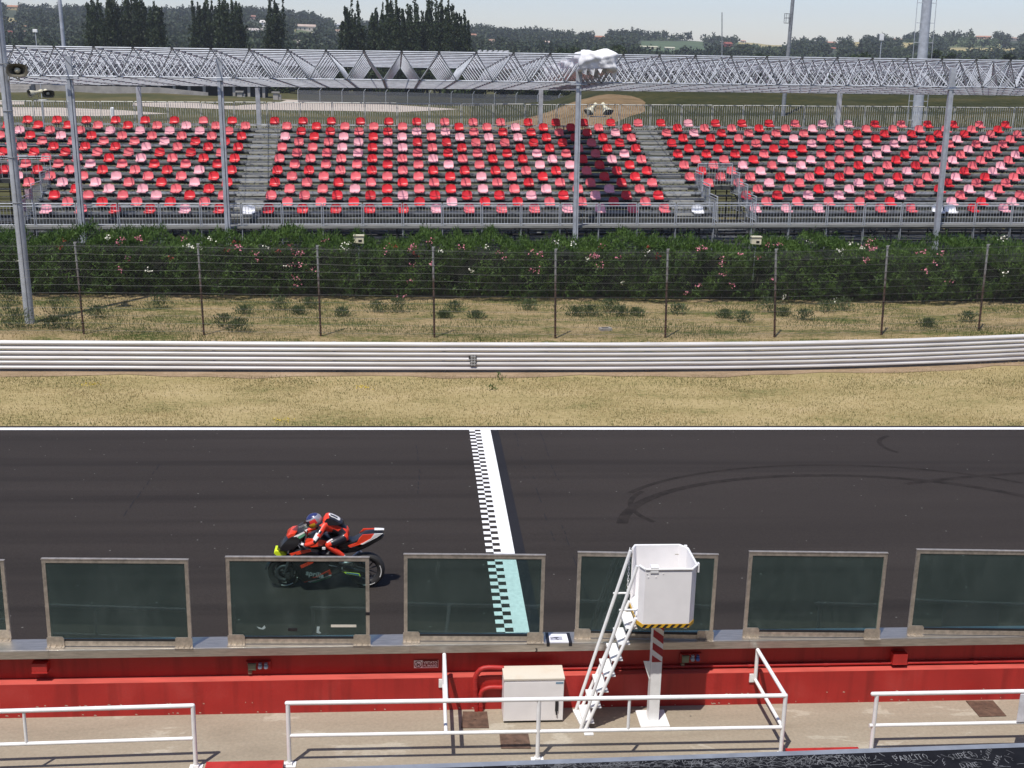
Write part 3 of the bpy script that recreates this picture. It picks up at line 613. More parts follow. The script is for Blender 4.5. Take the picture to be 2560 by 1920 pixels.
for k in range(7):
    x = fl.x-.02+k*L/6.6; mb.add([(x,yy,z0),(x+L*.07,yy,z0),(x+L*.07+.045,yy,z1),(x+.045,yy,z1)] if x+L*.07+.045 < fr.x+.03 else [(fr.x-.04,yy,z0),(fr.x,yy,z0),(fr.x,yy,z1),(fr.x-.02,yy,z1)], [(0,1,2,3)])
tp(mb, 'hazard_stripe', BLACK, hz)
mb = MB()
for x in (fl.x+.02, fr.x-.05): mb.span((x,yf+.05,zt0-.10),(x+.04,yf+.11,zt0-.057))
tp(mb, 'skirt_lugs')
# ladder
ft_f = onz(1440,1774,.03); ft_n = onz(1466,1822,.03)
lad = MB(); lad.prism([(ft_f.x-.05,ft_f.y,.003),(ft_f.x+.06,ft_f.y,.003),(ft_n.x+.06,ft_n.y-.03,.003),(ft_n.x-.05,ft_n.y-.03,.003)][::1], (0,0,.03)); lad.box((ft_n.x+.02,ft_n.y-.10,.012),(.13,.07,.016))
tp(lad, 'foot_plate')
topx = xl-.01; yn_, yfar = yf+.15, yk-.15
fx = (ft_f.x+ft_n.x)/2
for (yb_, yt) in ((ft_n.y, yn_), (ft_f.y, yfar)):
    mb = MB(); mb.tube((fx+.03,yb_,.03),(topx,yt,zt0+.02), .024, 10); tp(mb, 'stringer')
    mb = MB(); mb.tube((fx-.04,yb_,.03),(topx-.02,yt,zt1-.01), .024, 10)
    mb.tube((topx-.02-.33*(topx-fx),yt,zt0+(zt1-zt0)*.18),(topx,yt,zt0+(zt1-zt0)*.18),.015,8); tp(mb, 'handrail')
for k in range(7):
    t = (k+.35)/7; x = fx+.03+(topx-fx-.03)*t; z = .03+(zt0-.01)*t; ya = ft_n.y+(yn_-ft_n.y)*t; yb_ = ft_f.y+(yfar-ft_f.y)*t
    mb = MB(); mb.span((x-.07,ya+.01,z-.012),(x+.09,yb_-.01,z)); mb.span((x-.07,ya+.01,z-.035),(x-.062,yb_-.01,z-.0125)); tp(mb, 'tread')
mb = MB()
for i in range(16):
    z = zt1-.02-i*.042; mb.path([(xl-.03+.013*math.cos(t)*(1 if i % 2 else .3), yfar+.06+.013*math.cos(t)*(.3 if i % 2 else 1), z+.026*math.sin(t)) for t in np.linspace(0,2*math.pi,9)[:-1]], .0055, 4, closed=True)
tp(mb, 'safety_chain')

# the pit building the camera stands on
pbd = empty('pit_building', (0,0,0), 'pale pit building with a terrace above the garages', 'building')
FACADE = mat('facade_grey', (.34,.33,.32), .7, var=.08, scale=.6)
mb = MB(); mb.span((-45,.2,5.6),(45,1.1,7.25)); 
for k in range(16): mb.span((-45+6*k-.35,.3,0),(-45+6*k+.35,1.0,5.6))
mb.build('facade', FACADE, pbd)
for k in range(15):
    mb = MB(); mb.span((-45+6*k+.36,.75,0),(-39+6*k-.36,.85,5.59)); mb.build('garage_shutter', mat('shutter_dark', (.10,.11,.12), .5), pbd) if k == 0 else mb.build('garage_shutter', bpy.data.materials['shutter_dark'], pbd)
mb = MB(); mb.span((-45,-7,6.9),(45,.19,7.25)); mb.build('terrace_floor', FARCON, pbd)
mb = MB(); mb.span((-45,-7.4,0),(45,-7.01,17.8)); mb.build('rear_wall', FACADE, pbd)  # height raised out of view to block sky light
mb = MB(); mb.span((-45,-7,12.4),(45,-2.0,12.7)); mb.build('added_canopy', FARCON, pbd)  # unseen canopy, added to keep sky light off the pit wall
mb = MB(); mb.span((-45,-7,12.71),(45,-3.4,17.8)); mb.build('added_upper_floors', FACADE, pbd)  # unseen storeys, added to cut the sky light in front
# dark stone parapet close to the camera with scratched writing
pe = empty('stone_parapet', (0,1.2,8.2), 'polished black parapet top covered in scratched writing', 'parapet')
PB = mat('black_stone', (.011,.011,.013), .6, var=.3, scale=30, spec=.08); RIM = mat('sky_sheen_rim', (.20,.22,.26), .55, var=.15, scale=25)
def ppart(mb, name, m):
    o = mb.build(name, m); o.parent = pe; o.matrix_parent_inverse = Matrix.Translation((0,-1.2,-8.2)); return o
def yedge(x): return 1.4105+.0232*(x+.02)
mb = MB(); mb.prism([(-3,.85,8.12),(3,.85,8.12),(3,yedge(3)-.012,8.12),(-3,yedge(-3)-.012,8.12)], (0,0,.08)); ppart(mb, 'coping', PB)
mb = MB(); mb.prism([(-3,yedge(-3)-.0118,8.11),(3,yedge(3)-.0118,8.11),(3,yedge(3),8.11),(-3,yedge(-3),8.11)], (0,0,.089)); ppart(mb, 'rim', RIM)  # grey-blue strip paints the sky's reflection along the edge
mb = MB(); mb.span((-3,.95,6.2),(3,1.18,8.12)); ppart(mb, 'parapet_wall', FARCON)
sc = MB()
def stroke(pts, w=.0011, z=8.2008):
    for a, b_ in zip(pts[:-1], pts[1:]):
        a = Vector((a[0],a[1],0)); b_ = Vector((b_[0],b_[1],0)); d = b_-a
        if d.length < 1e-5: continue
        nrm = Vector((-d.y,d.x,0)).normalized()*w/2; sc.add([(*(a+nrm).xy,z),(*(a-nrm).xy,z),(*(b_-nrm).xy,z),(*(b_+nrm).xy,z)], [(0,1,2,3)])
GL = {'A':[[(0,0),(.4,1),(.8,0)],[(.2,.4),(.6,.4)]],'B':[[(0,0),(0,1),(.42,.96),(.46,.68),(.04,.52)],[(.04,.52),(.55,.42),(.5,.06),(0,0)]],'D':[[(0,0),(0,1),(.6,.8),(.7,.3),(0,0)]],'E':[[(.6,1),(0,1),(0,0),(.6,0)],[(0,.5),(.5,.5)]],
 'F':[[(0,0),(0,1),(.6,1)],[(0,.5),(.5,.5)]],'I':[[(0,0),(0,1)]],'L':[[(0,1),(0,0),(.75,.06)]],'N':[[(0,0),(0,1),(.6,0),(.6,1)]],'O':[[(.3,0),(0,.3),(0,.7),(.3,1),(.6,.7),(.6,.3),(.3,0)]],'P':[[(0,0),(0,1),(.6,.9),(.6,.5),(0,.45)]],
 'R':[[(0,0),(0,1),(.6,.9),(.6,.55),(0,.5),(.6,0)]],'S':[[(.6,.9),(.2,1),(0,.75),(.55,.35),(.4,0),(0,.1)]],'T':[[(.3,0),(.3,1)],[(0,1),(.7,1)]],'U':[[(0,1),(0,.1),(.5,0),(.6,1)]],'V':[[(0,1),(.3,0),(.6,1)]]}
def word(wd, px, hpx, ang=0., w=.0008, squash=1.):
    o = onz(px[0], px[1], 8.2); k = (onz(px[0]+hpx, px[1], 8.2)-o).length; x = 0
    ca, sa = math.cos(R(ang)), math.sin(R(ang))
    for ch in wd:
        for st in GL.get(ch, []):
            stroke([(random.gauss(0,.0005)+o.x+((x+p[0]*.9)*ca-p[1]*squash*sa)*k, o.y+((x+p[0]*.9)*sa+p[1]*squash*ca)*k*1.5) for p in st], w)
        x += .95 if ch not in 'I' else .4
word('PABLITO', (2240,1904), 15, 3, .0011); word('SUPER', (2380,1901), 15, 8); word('DANE', (2408,1922), 14, 4); word('FLAVIO', (2468,1903), 10, 42); word('BRASIL', (2492,1917), 9, 42); word('TAVANI', (2095,1908), 15, 2)
for k in range(900):
    u = random.uniform(1000,2560) if random.random() < .25 else random.uniform(1280,2180); v = 1920-random.random()**1.0*(u-990)*.030
    p = onz(u, v+1, 8.2)
    if p.y > yedge(p.x)-.014-(.0 if u < 2100 else .006): continue
    a = random.uniform(0, math.pi); L = random.choice([.003,.006,.012,.02]); bnd = random.uniform(-.5,.5)
    pts = [(p.x+math.cos(a+bnd*t)*L*t, p.y+math.sin(a+bnd*t)*L*t*.9) for t in (0,.35,.7,1)]
    if max(q_[1]-yedge(q_[0]) for q_ in pts) < -.0125: stroke(pts, random.choice([.0004,.0005,.0007]))
ppart(sc, 'scratched_writing', mat('scratch_grey', (.185,.19,.20), .75, var=.5, scale=60))

# ------------------------------------------------------------------ motorcycle and rider (bike space: x forward, y to the rider's left, z up)
fh = ony(640+452/6.144, 1260+1322/6.144, 19.84)
BX, BY = -1.624, 19.84; BZ = crown(BY)
BM = Matrix.Translation((BX, BY, BZ)) @ Matrix.Rotation(math.pi, 4, 'Z') @ Matrix.Rotation(R(-2.5), 4, 'X')
bike = empty('racing_motorcycle', label='black and red racing motorcycle heading left down the track', cat='motorcycle', M=BM)
CARB = mat('carbon_black', (.010,.010,.012), .35, spec=.4, coat=.25); BRED = mat('race_red', (.74,.050,.014), .32, coat=.4, var=.04); BWHT = mat('race_white', (.72,.72,.70), .35); FLUO = mat('fluo_yellow', (.62,.78,.02), .5, var=.03)
TYRE = mat('tyre_rubber', (.022,.021,.021), .72); RIMM = mat('rim_black', (.03,.03,.032), .4, .3); ALU = mat('bare_alloy', (.35,.35,.36), .4, .8); GRN = mat('flag_green', (.10,.30,.18), .45); BLUE = mat('sticker_blue', (.05,.14,.38), .45)
MECH = mat('engine_dark', (.05,.05,.055), .5, .4)
def wheel(x, R0, w, r_in, name):
    z = R0
    e = empty(name, (0,0,0)); e.parent = bike; e.location = (x,0,z)
    prof = []
    for a in np.linspace(-100, 100, 13):
        t = R(a); prof.append((R0-w*.55+w*.55*math.cos(t), w*math.sin(t)))
    prof = [(r_in, -w*.62)]+prof[1:-1]+[(r_in, w*.62)]
    mb = MB(); mb.lathe((0,0,0), (0,1,0), prof, 36); mb.build('tyre', TYRE, e)
    mb = MB(); mb.lathe((0,0,0), (0,1,0), [(r_in+.004,-w*.62),(r_in-.02,-w*.5),(r_in-.028,0),(r_in-.02,w*.5),(r_in+.004,w*.62)], 36)
    for k in range(5):
        for s in (-1,1):
            t = 2*math.pi*k/5+s*.16; mb.tube((.03*math.cos(t),s*.01,.03*math.sin(t)),((r_in-.02)*math.cos(2*math.pi*k/5+s*.26),s*.01,(r_in-.02)*math.sin(2*math.pi*k/5+s*.26)), .012, 6)
    mb.tube((0,-w*.7,0),(0,w*.7,0),.035,12); mb.build('rim', RIMM, e)
    mb = MB(); mb.path([((R0-.055)*math.cos(t),w*.86,(R0-.055)*math.sin(t)) for t in np.linspace(R(-125),R(-75),7)], .010, 4); mb.path([((R0-.06)*math.cos(t),w*.86,(R0-.06)*math.sin(t)) for t in np.linspace(R(155),R(205),7)], .012, 4); mb.build('sidewall_mark', BWHT, e)
    return e
fw = wheel(.715, .30, .062, .215, 'front_wheel'); rw = wheel(-.715, .325, .098, .215, 'rear_wheel')
mb = MB()
for s in (-1,1): mb.lathe((0,s*.085,0), (0,1,0), [(.10,-.003),(.165,-.003),(.165,.003),(.10,.003),(.10,-.003)], 28)
mb.build('brake_disc', MECH, fw)
def bpt(mb, name, m, par=None): return mb.build(name, m, par or bike)
mb = MB()
for s in (-1,1): mb.tube((.715,s*.105,.30),(.50,s*.105,.92),.027,10); mb.tube((.67,s*.105,.42),(.50,s*.105,.92),.034,10); mb.box((.66,s*.105,.27),(.08,.05,.11))
bpt(mb, 'front_fork', MECH)
mb = MB()
vs = []; arcs = [R(a) for a in np.linspace(12, 118, 10)]
for a in arcs:
    for (yy, rr) in ((-.078,.318),(-.05,.345),(0,.352),(.05,.345),(.078,.318)): vs.append((.715+rr*math.cos(a), yy, .30+rr*math.sin(a)))
mb.add(vs, [(i*5+k,(i+1)*5+k,(i+1)*5+k+1,i*5+k+1) for i in range(9) for k in range(4)], 0, True); bpt(mb, 'front_mudguard', CARB)
mb = MB(); mb.slab([(.885,.69),(.87,.755),(.70,.745),(.66,.68),(.69,.64),(.84,.645)], .115, 0, 0, .85, .8); bpt(mb, 'nose_lip', FLUO)
mb = MB(); mb.slab([(.83,.76),(.80,.84),(.73,.93),(.64,1.03),(.54,1.085),(.40,1.10),(.33,1.02),(.36,.90),(.50,.80),(.66,.735),(.78,.735)], .185, 0, 0, .74, .42); up = bpt(mb, 'upper_fairing', CARB)
mb = MB(); mb.slab([(.655,1.045),(.57,1.10),(.47,1.12),(.50,1.06),(.63,.985)], .165, 0, 0, .8, .75); mb.build('red_nose_panel', BRED, up)
for s in (1,-1):
    mb = MB(); mb.prism([(.62,s*.158,.99),(.48,s*.168,1.07),(.345,s*.16,1.135),(.33,s*.16,1.115),(.45,s*.175,1.035)], (0,s*.012,0)); mb.build('white_stripe', BWHT, up)
    mb = MB(); mb.prism([(.46,s*.176,1.045),(.335,s*.164,1.115),(.325,s*.164,1.075),(.42,s*.18,1.01)], (0,s*.012,0)); mb.build('green_stripe', GRN, up)
mb = MB(); vs = []
for i, (x, z, w) in enumerate(((.585,1.085,.13),(.50,1.16,.135),(.42,1.22,.125),(.375,1.245,.10))):
    for k in range(7):
        t = (k-3)/3; vs.append((x-.10*t*t, w*t*1.05, z-.075*t*t))
mb.add(vs, [(i*7+k,i*7+k+1,(i+1)*7+k+1,(i+1)*7+k) for i in range(3) for k in range(6)], 0, True)
m_, nt_, b_, o_ = newmat('smoked_screen'); b_.inputs['Base Color'].default_value = (.05,.05,.055,1); b_.inputs['Alpha'].default_value = .55; b_.inputs['Roughness'].default_value = .15
bpt(mb, 'windscreen', m_)
mb = MB(); mb.slab([(.62,.73),(.50,.82),(.34,.86),(.12,.80),(-.08,.66),(-.16,.44),(-.13,.29),(.10,.19),(.40,.145),(.50,.26),(.53,.42),(.58,.58)], .225, 0, 0, .82, .55); sf = bpt(mb, 'side_fairing', CARB)
for s in (1,-1):
    mb = MB(); mb.prism([(.60,s*.196,.735),(.42,s*.222,.80),(.24,s*.226,.83),(.22,s*.226,.79),(.40,s*.226,.745),(.57,s*.20,.695)], (0,s*.012,0)); mb.prism([(.42,s*.227,.52),(.26,s*.23,.60),(.18,s*.23,.615),(.20,s*.23,.57),(.40,s*.227,.47)], (0,s*.010,0)); mb.build('red_slash', BRED, sf)
    mb = MB(); mb.prism([(.40,s*.19,.215),(.14,s*.222,.31),(-.02,s*.224,.40),(-.09,s*.22,.44),(-.12,s*.20,.345),(.10,s*.20,.255),(.36,s*.175,.17)], (0,s*.014,0)); mb.build('red_sill', BRED, sf)
    mb = MB(); mb.prism([(.30,s*.188,.195),(-.10,s*.198,.345),(-.115,s*.194,.315),(.26,s*.18,.175)], (0,s*.016,0)); mb.build('white_stripe', BWHT, sf)
    mb = MB(); mb.prism([(.30,s*.18,.178),(-.115,s*.19,.315),(-.10,s*.16,.26),(.20,s*.16,.155)], (0,s*.014,0)); mb.build('green_stripe', GRN, sf)
lt = text('fairing_lettering', 'aprilia', .135, (0,0,0), mat('letter_grey',(.26,.28,.29),.5), ext=.002, bold=.003)
lt.parent = sf; lt.matrix_parent_inverse = Matrix.Identity(4); lt.location = (.335,.232,.345); lt.rotation_euler = (R(90),0,R(180)); lt.rotation_euler.rotate(Matrix.Rotation(R(-13),3,'Y')) ; lt.scale = (.98,1,1)
mb = MB(); mb.slab([(.32,.86),(.30,1.00),(.18,1.055),(.02,1.03),(-.12,.93),(-.20,.86),(-.10,.78),(.20,.78)], .15, 0, 0, .72, .5); tk = bpt(mb, 'fuel_tank', CARB)
mb = MB()
for s in (1,-1): mb.prism([(.33,s*.125,.99),(.14,s*.15,1.0),(-.04,s*.152,.95),(.04,s*.155,.865),(.22,s*.156,.84),(.33,s*.15,.87)], (0,s*.014,0))
mb.build('red_tank_panel', BRED, tk)
mb = MB(); mb.slab([(-.12,.86),(-.28,.90),(-.48,.90),(-.62,.99),(-.70,1.055),(-1.00,1.085),(-1.02,1.06),(-.80,.93),(-.55,.80),(-.25,.74),(-.10,.76)], .125, 0, 0, .75, .5); tl = bpt(mb, 'tail_unit', CARB)
for s in (1,-1):
    mb = MB(); mb.prism([(-.60,s*.118,.985),(-.66,s*.122,1.055),(-.86,s*.112,1.062),(-.93,s*.105,1.03),(-.70,s*.125,.905),(-.44,s*.128,.815),(-.40,s*.128,.85),(-.56,s*.124,.905)], (0,s*.016,0)); mb.build('red_tail_panel', BRED, tl)
    mb = MB(); mb.prism([(-.86,s*.116,1.066),(-1.01,s*.100,1.066),(-.90,s*.112,.995),(-.66,s*.130,.872),(-.62,s*.130,.878),(-.80,s*.122,.975)], (0,s*.018,0)); mb.build('white_stripe', BWHT, tl)
mb = MB(); mb.span((-1.03,-.035,1.092),(-.86,.035,1.10)); mb.span((-1.0,-.02,1.07),(-.90,.02,1.0915)); mb.build('seat_pad', BWHT, tl)
mb = MB(); mb.slab([(-.55,.78),(-.80,.92),(-1.0,1.02),(-1.03,1.0),(-.98,.93),(-.78,.80),(-.58,.70),(-.35,.66),(-.25,.72)], .09, 0, 0, .75, .6); bpt(mb, 'under_tail', CARB)
mb = MB(); mb.slab([(.36,.30),(.34,.62),(.05,.76),(-.22,.72),(-.34,.55),(-.28,.33),(-.05,.24)], .17, 0, 0, .85, .7); bpt(mb, 'engine_block', MECH)
mb = MB()
for s in (1,-1):
    mb.path([(-.20,s*.10,.48),(-.35,s*.125,.43),(-.55,s*.135,.37),(-.715,s*.13,.325)], [.055,.05,.042,.036], 10); mb.tube((-.715,s*.15,.325),(-.715,s*.165,.325),.03,10)
mb.tube((-.715,-.16,.325),(-.715,.16,.325),.018,8); sw = bpt(mb, 'swingarm', CARB)
mb = MB(); mb.prism([(-.30,.183,.375),(-.37,.187,.335),(-.62,.183,.285),(-.60,.18,.335)], (0,.006,0)); mb.build('yellow_sticker', FLUO, sw)
mb = MB(); mb.prism([(-.36,.19,.362),(-.38,.19,.343),(-.60,.187,.298),(-.585,.186,.330)], (0,.005,0)); mb.build('blue_sticker', BLUE, sw)
mb = MB(); mb.path([(-.05,-.16,.25),(-.3,-.2,.30),(-.55,-.21,.50),(-.62,-.21,.56)], [.035,.045,.055,.05], 10); mb.path([(-.25,.17,.55),(-.38,.20,.55),(-.46,.20,.57)], [.03,.04,.035], 10); bpt(mb, 'exhaust', ALU)
mb = MB()
for s in (1,-1): mb.tube((.42,s*.11,.945),(.33,s*.30,.925),.014,8); mb.tube((.385,s*.20,.935),(.32,s*.33,.92),.019,10); mb.path([(.40,s*.19,.93),(.44,s*.28,.93),(.40,s*.37,.92)], .007, 6); mb.tube((-.30,s*.14,.45),(-.30,s*.23,.45),.014,8)
mb.path([(-.22,.16,.46),(-.10,.2,.5),(-.05,.2,.52)], .01, 6); bpt(mb, 'handlebar', ALU)

# rider: one continuous body grown from a skinned skeleton
rider = empty('person', label='rider in black and red leathers crouching on the motorcycle', cat='person', M=BM)
J = {}; 
def j(n, p, r): J[n] = (p, r)
j('pelvis',(-.36,0,1.02),(.145,.15)); j('waist',(-.24,0,1.13),(.125,.14)); j('chest',(-.06,0,1.21),(.125,.165)); j('upper',(.03,0,1.215),(.10,.14)); j('neck',(.115,0,1.205),(.06,.062)); j('head',(.17,0,1.225),(.06,.06))
j('seat',(-.45,0,1.015),(.11,.14))
for s, t in ((1,'l'),(-1,'r')):
    j('sh'+t,(.035,s*.175,1.175),(.078,.078)); j('el'+t,(.17,s*.335,1.0),(.052,.052)); j('fa'+t,(.27,s*.325,.96),(.044,.044)); j('wr'+t,(.345,s*.285,.942),(.034,.034)); j('pa'+t,(.385,s*.262,.938),(.040,.030))
    j('hip'+t,(-.36,s*.115,.97),(.10,.10)); j('th'+t,(-.20,s*.20,.955),(.09,.09)); j('kn'+t,(-.04,s*.255,.92),(.066,.066)); j('ca'+t,(-.19,s*.225,.80),(.058,.062)); j('an'+t,(-.325,s*.20,.685),(.042,.042)); j('he'+t,(-.36,s*.20,.645),(.045,.045)); j('to'+t,(-.19,s*.21,.615),(.036,.042)); j('tt'+t,(-.12,s*.215,.61),(.024,.030))
names = list(J); ED = [('pelvis','waist'),('waist','chest'),('chest','upper'),('upper','neck'),('neck','head'),('pelvis','seat')]
for t in 'lr': ED += [('upper','sh'+t),('sh'+t,'el'+t),('el'+t,'fa'+t),('fa'+t,'wr'+t),('wr'+t,'pa'+t),('pelvis','hip'+t),('hip'+t,'th'+t),('th'+t,'kn'+t),('kn'+t,'ca'+t),('ca'+t,'an'+t),('an'+t,'he'+t),('he'+t,'to'+t),('to'+t,'tt'+t)]
fingers = []
for s, t in ((1,'l'),(-1,'r')):           # four fingers curled round the grip and a thumb
    for k in range(4):
        yy = s*(.232+.020*k+.0); L_ = (.036,.042,.040,.032)[k]
        n0, n1, n2, n3 = f'f{t}{k}a', f'f{t}{k}b', f'f{t}{k}c', f'f{t}{k}d'
        j(n0,(.405,yy,.950),(.0115,.0115)); j(n1,(.405+L_*.62,yy,.945),(.0105,.0105)); j(n2,(.408+L_*.55,yy,.915),(.0095,.0095)); j(n3,(.395,yy,.893),(.0085,.0085))
        ED += [('pa'+t,n0),(n0,n1),(n1,n2),(n2,n3)]
    j('t'+t+'a',(.375,s*.222,.925),(.012,.012)); j('t'+t+'b',(.352,s*.212,.905),(.010,.010)); ED += [('pa'+t,'t'+t+'a'),('t'+t+'a','t'+t+'b')]
names = list(J)
me = bpy.data.meshes.new('body'); me.from_pydata([J[n][0] for n in names], [(names.index(a), names.index(b_)) for a, b_ in ED], [])
body = bpy.data.objects.new('body', me); COL.objects.link(body)
sk = body.modifiers.new('Skin', 'SKIN'); sk.use_smooth_shade = True; sk.branch_smoothing = .6
for i, n in enumerate(names): me.skin_vertices[0].data[i].radius = J[n][1]; me.skin_vertices[0].data[i].use_root = (n == 'pelvis')
sb = body.modifiers.new('Sub', 'SUBSURF'); sb.levels = 1; sb.render_levels = 1
dg = bpy.context.evaluated_depsgraph_get(); nm = bpy.data.meshes.new_from_object(body.evaluated_get(dg)); body.modifiers.clear(); body.data = nm
LEAB = mat('black_leather', (.012,.012,.018), .42, var=.25, scale=18, coat=.15); LEAR = mat('red_leather', (.74,.048,.020), .42, var=.05); LEAW = mat('white_leather', (.68,.66,.66), .45, var=.05); BOOT = mat('boot_black', (.015,.015,.017), .4)
nm.materials.clear()
for m in (LEAB, LEAR, LEAW): nm.materials.append(m)
for p in nm.polygons:
    c = p.center; a = abs(c.y); k = 0
    if c.x < -.28 and c.z > .98 and a < .26: k = 1 if (c.x < -.36 and c.z < 1.17) else 0
    if a > .13 and c.x < .06 and c.x > -.10 and c.z > 1.13: k = 1
    if a > .27 and .05 < c.x < .33 and c.z > .93: k = 1 if c.x > .165 or c.z > 1.08 else 0
    if a > .22 and .10 < c.x < .17 and c.z > 1.02: k = 2 if c.z > 1.05 else 0
    if -.13 < c.x < .06 and c.z < 1.0 and a > .2: k = 1
    if c.x < -.13 and c.z < .86 and a > .16: k = 1 if c.z > .60 else 0
    if c.x < -.30 and c.z < .69: k = 2 if c.z > .64 else 0
    if -.13 < c.x < .03 and .97 < c.z < 1.13 and a > .22: k = 2
    if c.x > .335 and a > .19 and c.z < 1.0: k = 2 if c.x < .39 else 0
    if a < .19 and c.z > 1.13 and -.36 < c.x < .0: k = 1 if .085 < a else 0
    p.material_index = k
    p.use_smooth = True
body.name = 'body'; body.parent = rider
# helmet with chin bar and visor, hump, knee slider
he = MB(); HC = Vector((.185,0,1.27)); vs = []; nu, nv = 22, 14
for i in range(nv+1):
    th = math.pi*i/nv
    for k in range(nu):
        ph = 2*math.pi*k/nu; x = math.sin(th)*math.cos(ph); y = math.sin(th)*math.sin(ph); z = math.cos(th)
        rx = .150 if x < 0 else .142; rz = .135 if z > 0 else .145
        px, py2, pz = x*rx, y*.118, z*rz
        if z < -.2 and x > 0: px += .022*(-z)
        if z < -.75: pz = -.75*rz+(z+.75)*.03
        a = R(28); vs.append(HC+Vector((px*math.cos(a)+pz*math.sin(a)*1., py2, -px*math.sin(a)*1.+pz*math.cos(a))))
fs = [(i*nu+k, i*nu+(k+1) % nu, (i+1)*nu+(k+1) % nu, (i+1)*nu+k) for i in range(nv) for k in range(nu)]
HEL = [mat('helmet_silver', (.40,.39,.43), .3, .5, var=.15, scale=30), mat('helmet_blue', (.022,.03,.12), .3, coat=.4), mat('helmet_red', (.55,.03,.03), .35), mat('helmet_yellow', (.66,.40,.02), .35), mat('visor', (.02,.02,.03), .12)]
o0 = len(he.v); he.add(vs, fs, 0, True)
a = R(-28)
for fi, f in enumerate(he.f):
    c = sum((Vector(he.v[i]) for i in f), Vector())/4-HC; l = Vector((c.x*math.cos(a)+c.z*math.sin(a), c.y, -c.x*math.sin(a)+c.z*math.cos(a)))
    k = 0
    if l.z > .085: k = 1
    if l.x > .06 and -.025 < l.z < .06: k = 4
    if abs(l.y) > .07 and -.07 < l.x < .05 and -.02 < l.z < .07: k = 2
    if abs(l.y) > .055 and .0 < l.x < .09 and -.09 < l.z < -.015: k = 3
    he.m[fi] = k
ho = he.build('helmet', HEL, rider)
mb = MB(); mb.slab([(.03,1.30),(-.02,1.375),(-.08,1.39),(-.18,1.345),(-.30,1.27),(-.34,1.23),(-.2,1.21),(0,1.22)], .125, 0, 0, .8, .6); hp = mb.build('back_hump', [LEAB, LEAR], rider)
for p in hp.data.polygons: p.material_index = 1 if p.center.x > -.12 else 0
mb = MB()
for i, (pts) in enumerate([[( -.075,1.40),(-.125,1.388),(-.185,1.358),(-.245,1.322),(-.27,1.30)]]):
    vs = []
    for (x, z) in pts:
        for t in np.linspace(-1,1,7):
            w = .115 if (x, z) not in (pts[0], pts[-1]) else .08
            vs.append((x, t*w, z+.004-.055*t*t))
    mb.add(vs, [(i*7+k,(i+1)*7+k,(i+1)*7+k+1,i*7+k+1) for i in range(4) for k in range(6)], 0, True)
wp = mb.build('number_patch', LEAW, rider)
mb = MB(); vs = []
for (x, z) in ((-.105,1.399),(-.17,1.371),(-.225,1.339)):
    for t in (.22,.48): vs.append((x, t*.115, z+.008-.055*t*t))
mb.add(vs, [(0,2,3,1),(2,4,5,3)], 0, True); mb.build('back_number', mat('number_navy',(.02,.022,.05),.5), wp)
mb = MB()
for s in (1,-1): mb.box((-.0,s*.312,.885),(.055,.02,.04))
mb.build('knee_slider', BWHT, rider)

# ------------------------------------------------------------------ guardrail, catch fence, hedge
gr = empty('guardrail', gl[len(gl)//2], 'white triple-tier steel guardrail along the far verge', 'guardrail')
GRM = mat('guardrail_white', (.74,.735,.72), .45, var=.06, scale=3); 
def guardmat():
    m, nt, b, out = newmat('guardrail_paint'); tc = nt.nodes.new('ShaderNodeTexCoord')
    mp = N(nt, 'ShaderNodeMapping'); mp.inputs['Scale'].default_value = (.35,.35,14); nt.links.new(tc.outputs['Object'], mp.inputs[0])
    a = N(nt, 'ShaderNodeTexNoise', Scale=2., Detail=5.); nt.links.new(mp.outputs[0], a.inputs['Vector'])
    c = N(nt, 'ShaderNodeTexNoise', Scale=3.2, Detail=6., Roughness=.7); mp2 = N(nt, 'ShaderNodeMapping'); mp2.inputs['Scale'].default_value = (1,1,7); nt.links.new(tc.outputs['Object'], mp2.inputs[0]); nt.links.new(mp2.outputs[0], c.inputs['Vector'])
    r1 = ramp(nt, [(.33,(.46,.44,.42)),(.55,(.60,.585,.57))]); r2 = ramp(nt, [(.70,(1,1,1)),(.74,(.25,.25,.25))]); nt.links.new(a.outputs[0], r1.inputs[0]); nt.links.new(c.outputs[0], r2.inputs[0])
    mx = nt.nodes.new('ShaderNodeMix'); mx.data_type = 'RGBA'; mx.blend_type = 'MULTIPLY'; mx.inputs[0].default_value = 1; nt.links.new(r1.outputs[0], mx.inputs[6]); nt.links.new(r2.outputs[0], mx.inputs[7])
    nt.links.new(mx.outputs[2], b.inputs['Base Color']); b.inputs['Roughness'].default_value = .45; return m
GRM = guardmat()
WB = [(0,.0),(-.014,.003),(-.055,.020),(-.064,.030),(-.064,.062),(-.058,.074),(-.018,.112),(-.014,.120),(-.014,.146),(-.018,.154),(-.055,.174),(-.064,.184),(-.064,.218),(-.058,.230),(-.012,.274),(0,.280)]
def sweep(mb, line, prof, z0, mi=0):
    n = len(prof); vs = []
    for i, p in enumerate(line):
        t = (line[min(i+1,len(line)-1)]-line[max(i-1,0)]).normalized(); nr = Vector((-t.y,t.x,0))
        for (o, z) in prof: vs.append((p.x+nr.x*o, p.y+nr.y*o, z0+z))
    mb.add(vs, [(i*n+k,(i+1)*n+k,(i+1)*n+k+1,i*n+k+1) for i in range(len(line)-1) for k in range(n-1)], mi, False)
def gpart(mb, name, m):
    o = mb.build(name, m); o.parent = gr; o.matrix_parent_inverse = gr.matrix_basis.inverted(); return o
for t in range(3):
    mb = MB(); sweep(mb, gl, WB, .080+.290*t); gpart(mb, 'rail', GRM)
for p in gl[::3]:
    mb = MB(); mb.span((p.x-.05,p.y+.03,0),(p.x+.05,p.y+.15,.92)); gpart(mb, 'post', GALVD)
mb = MB()
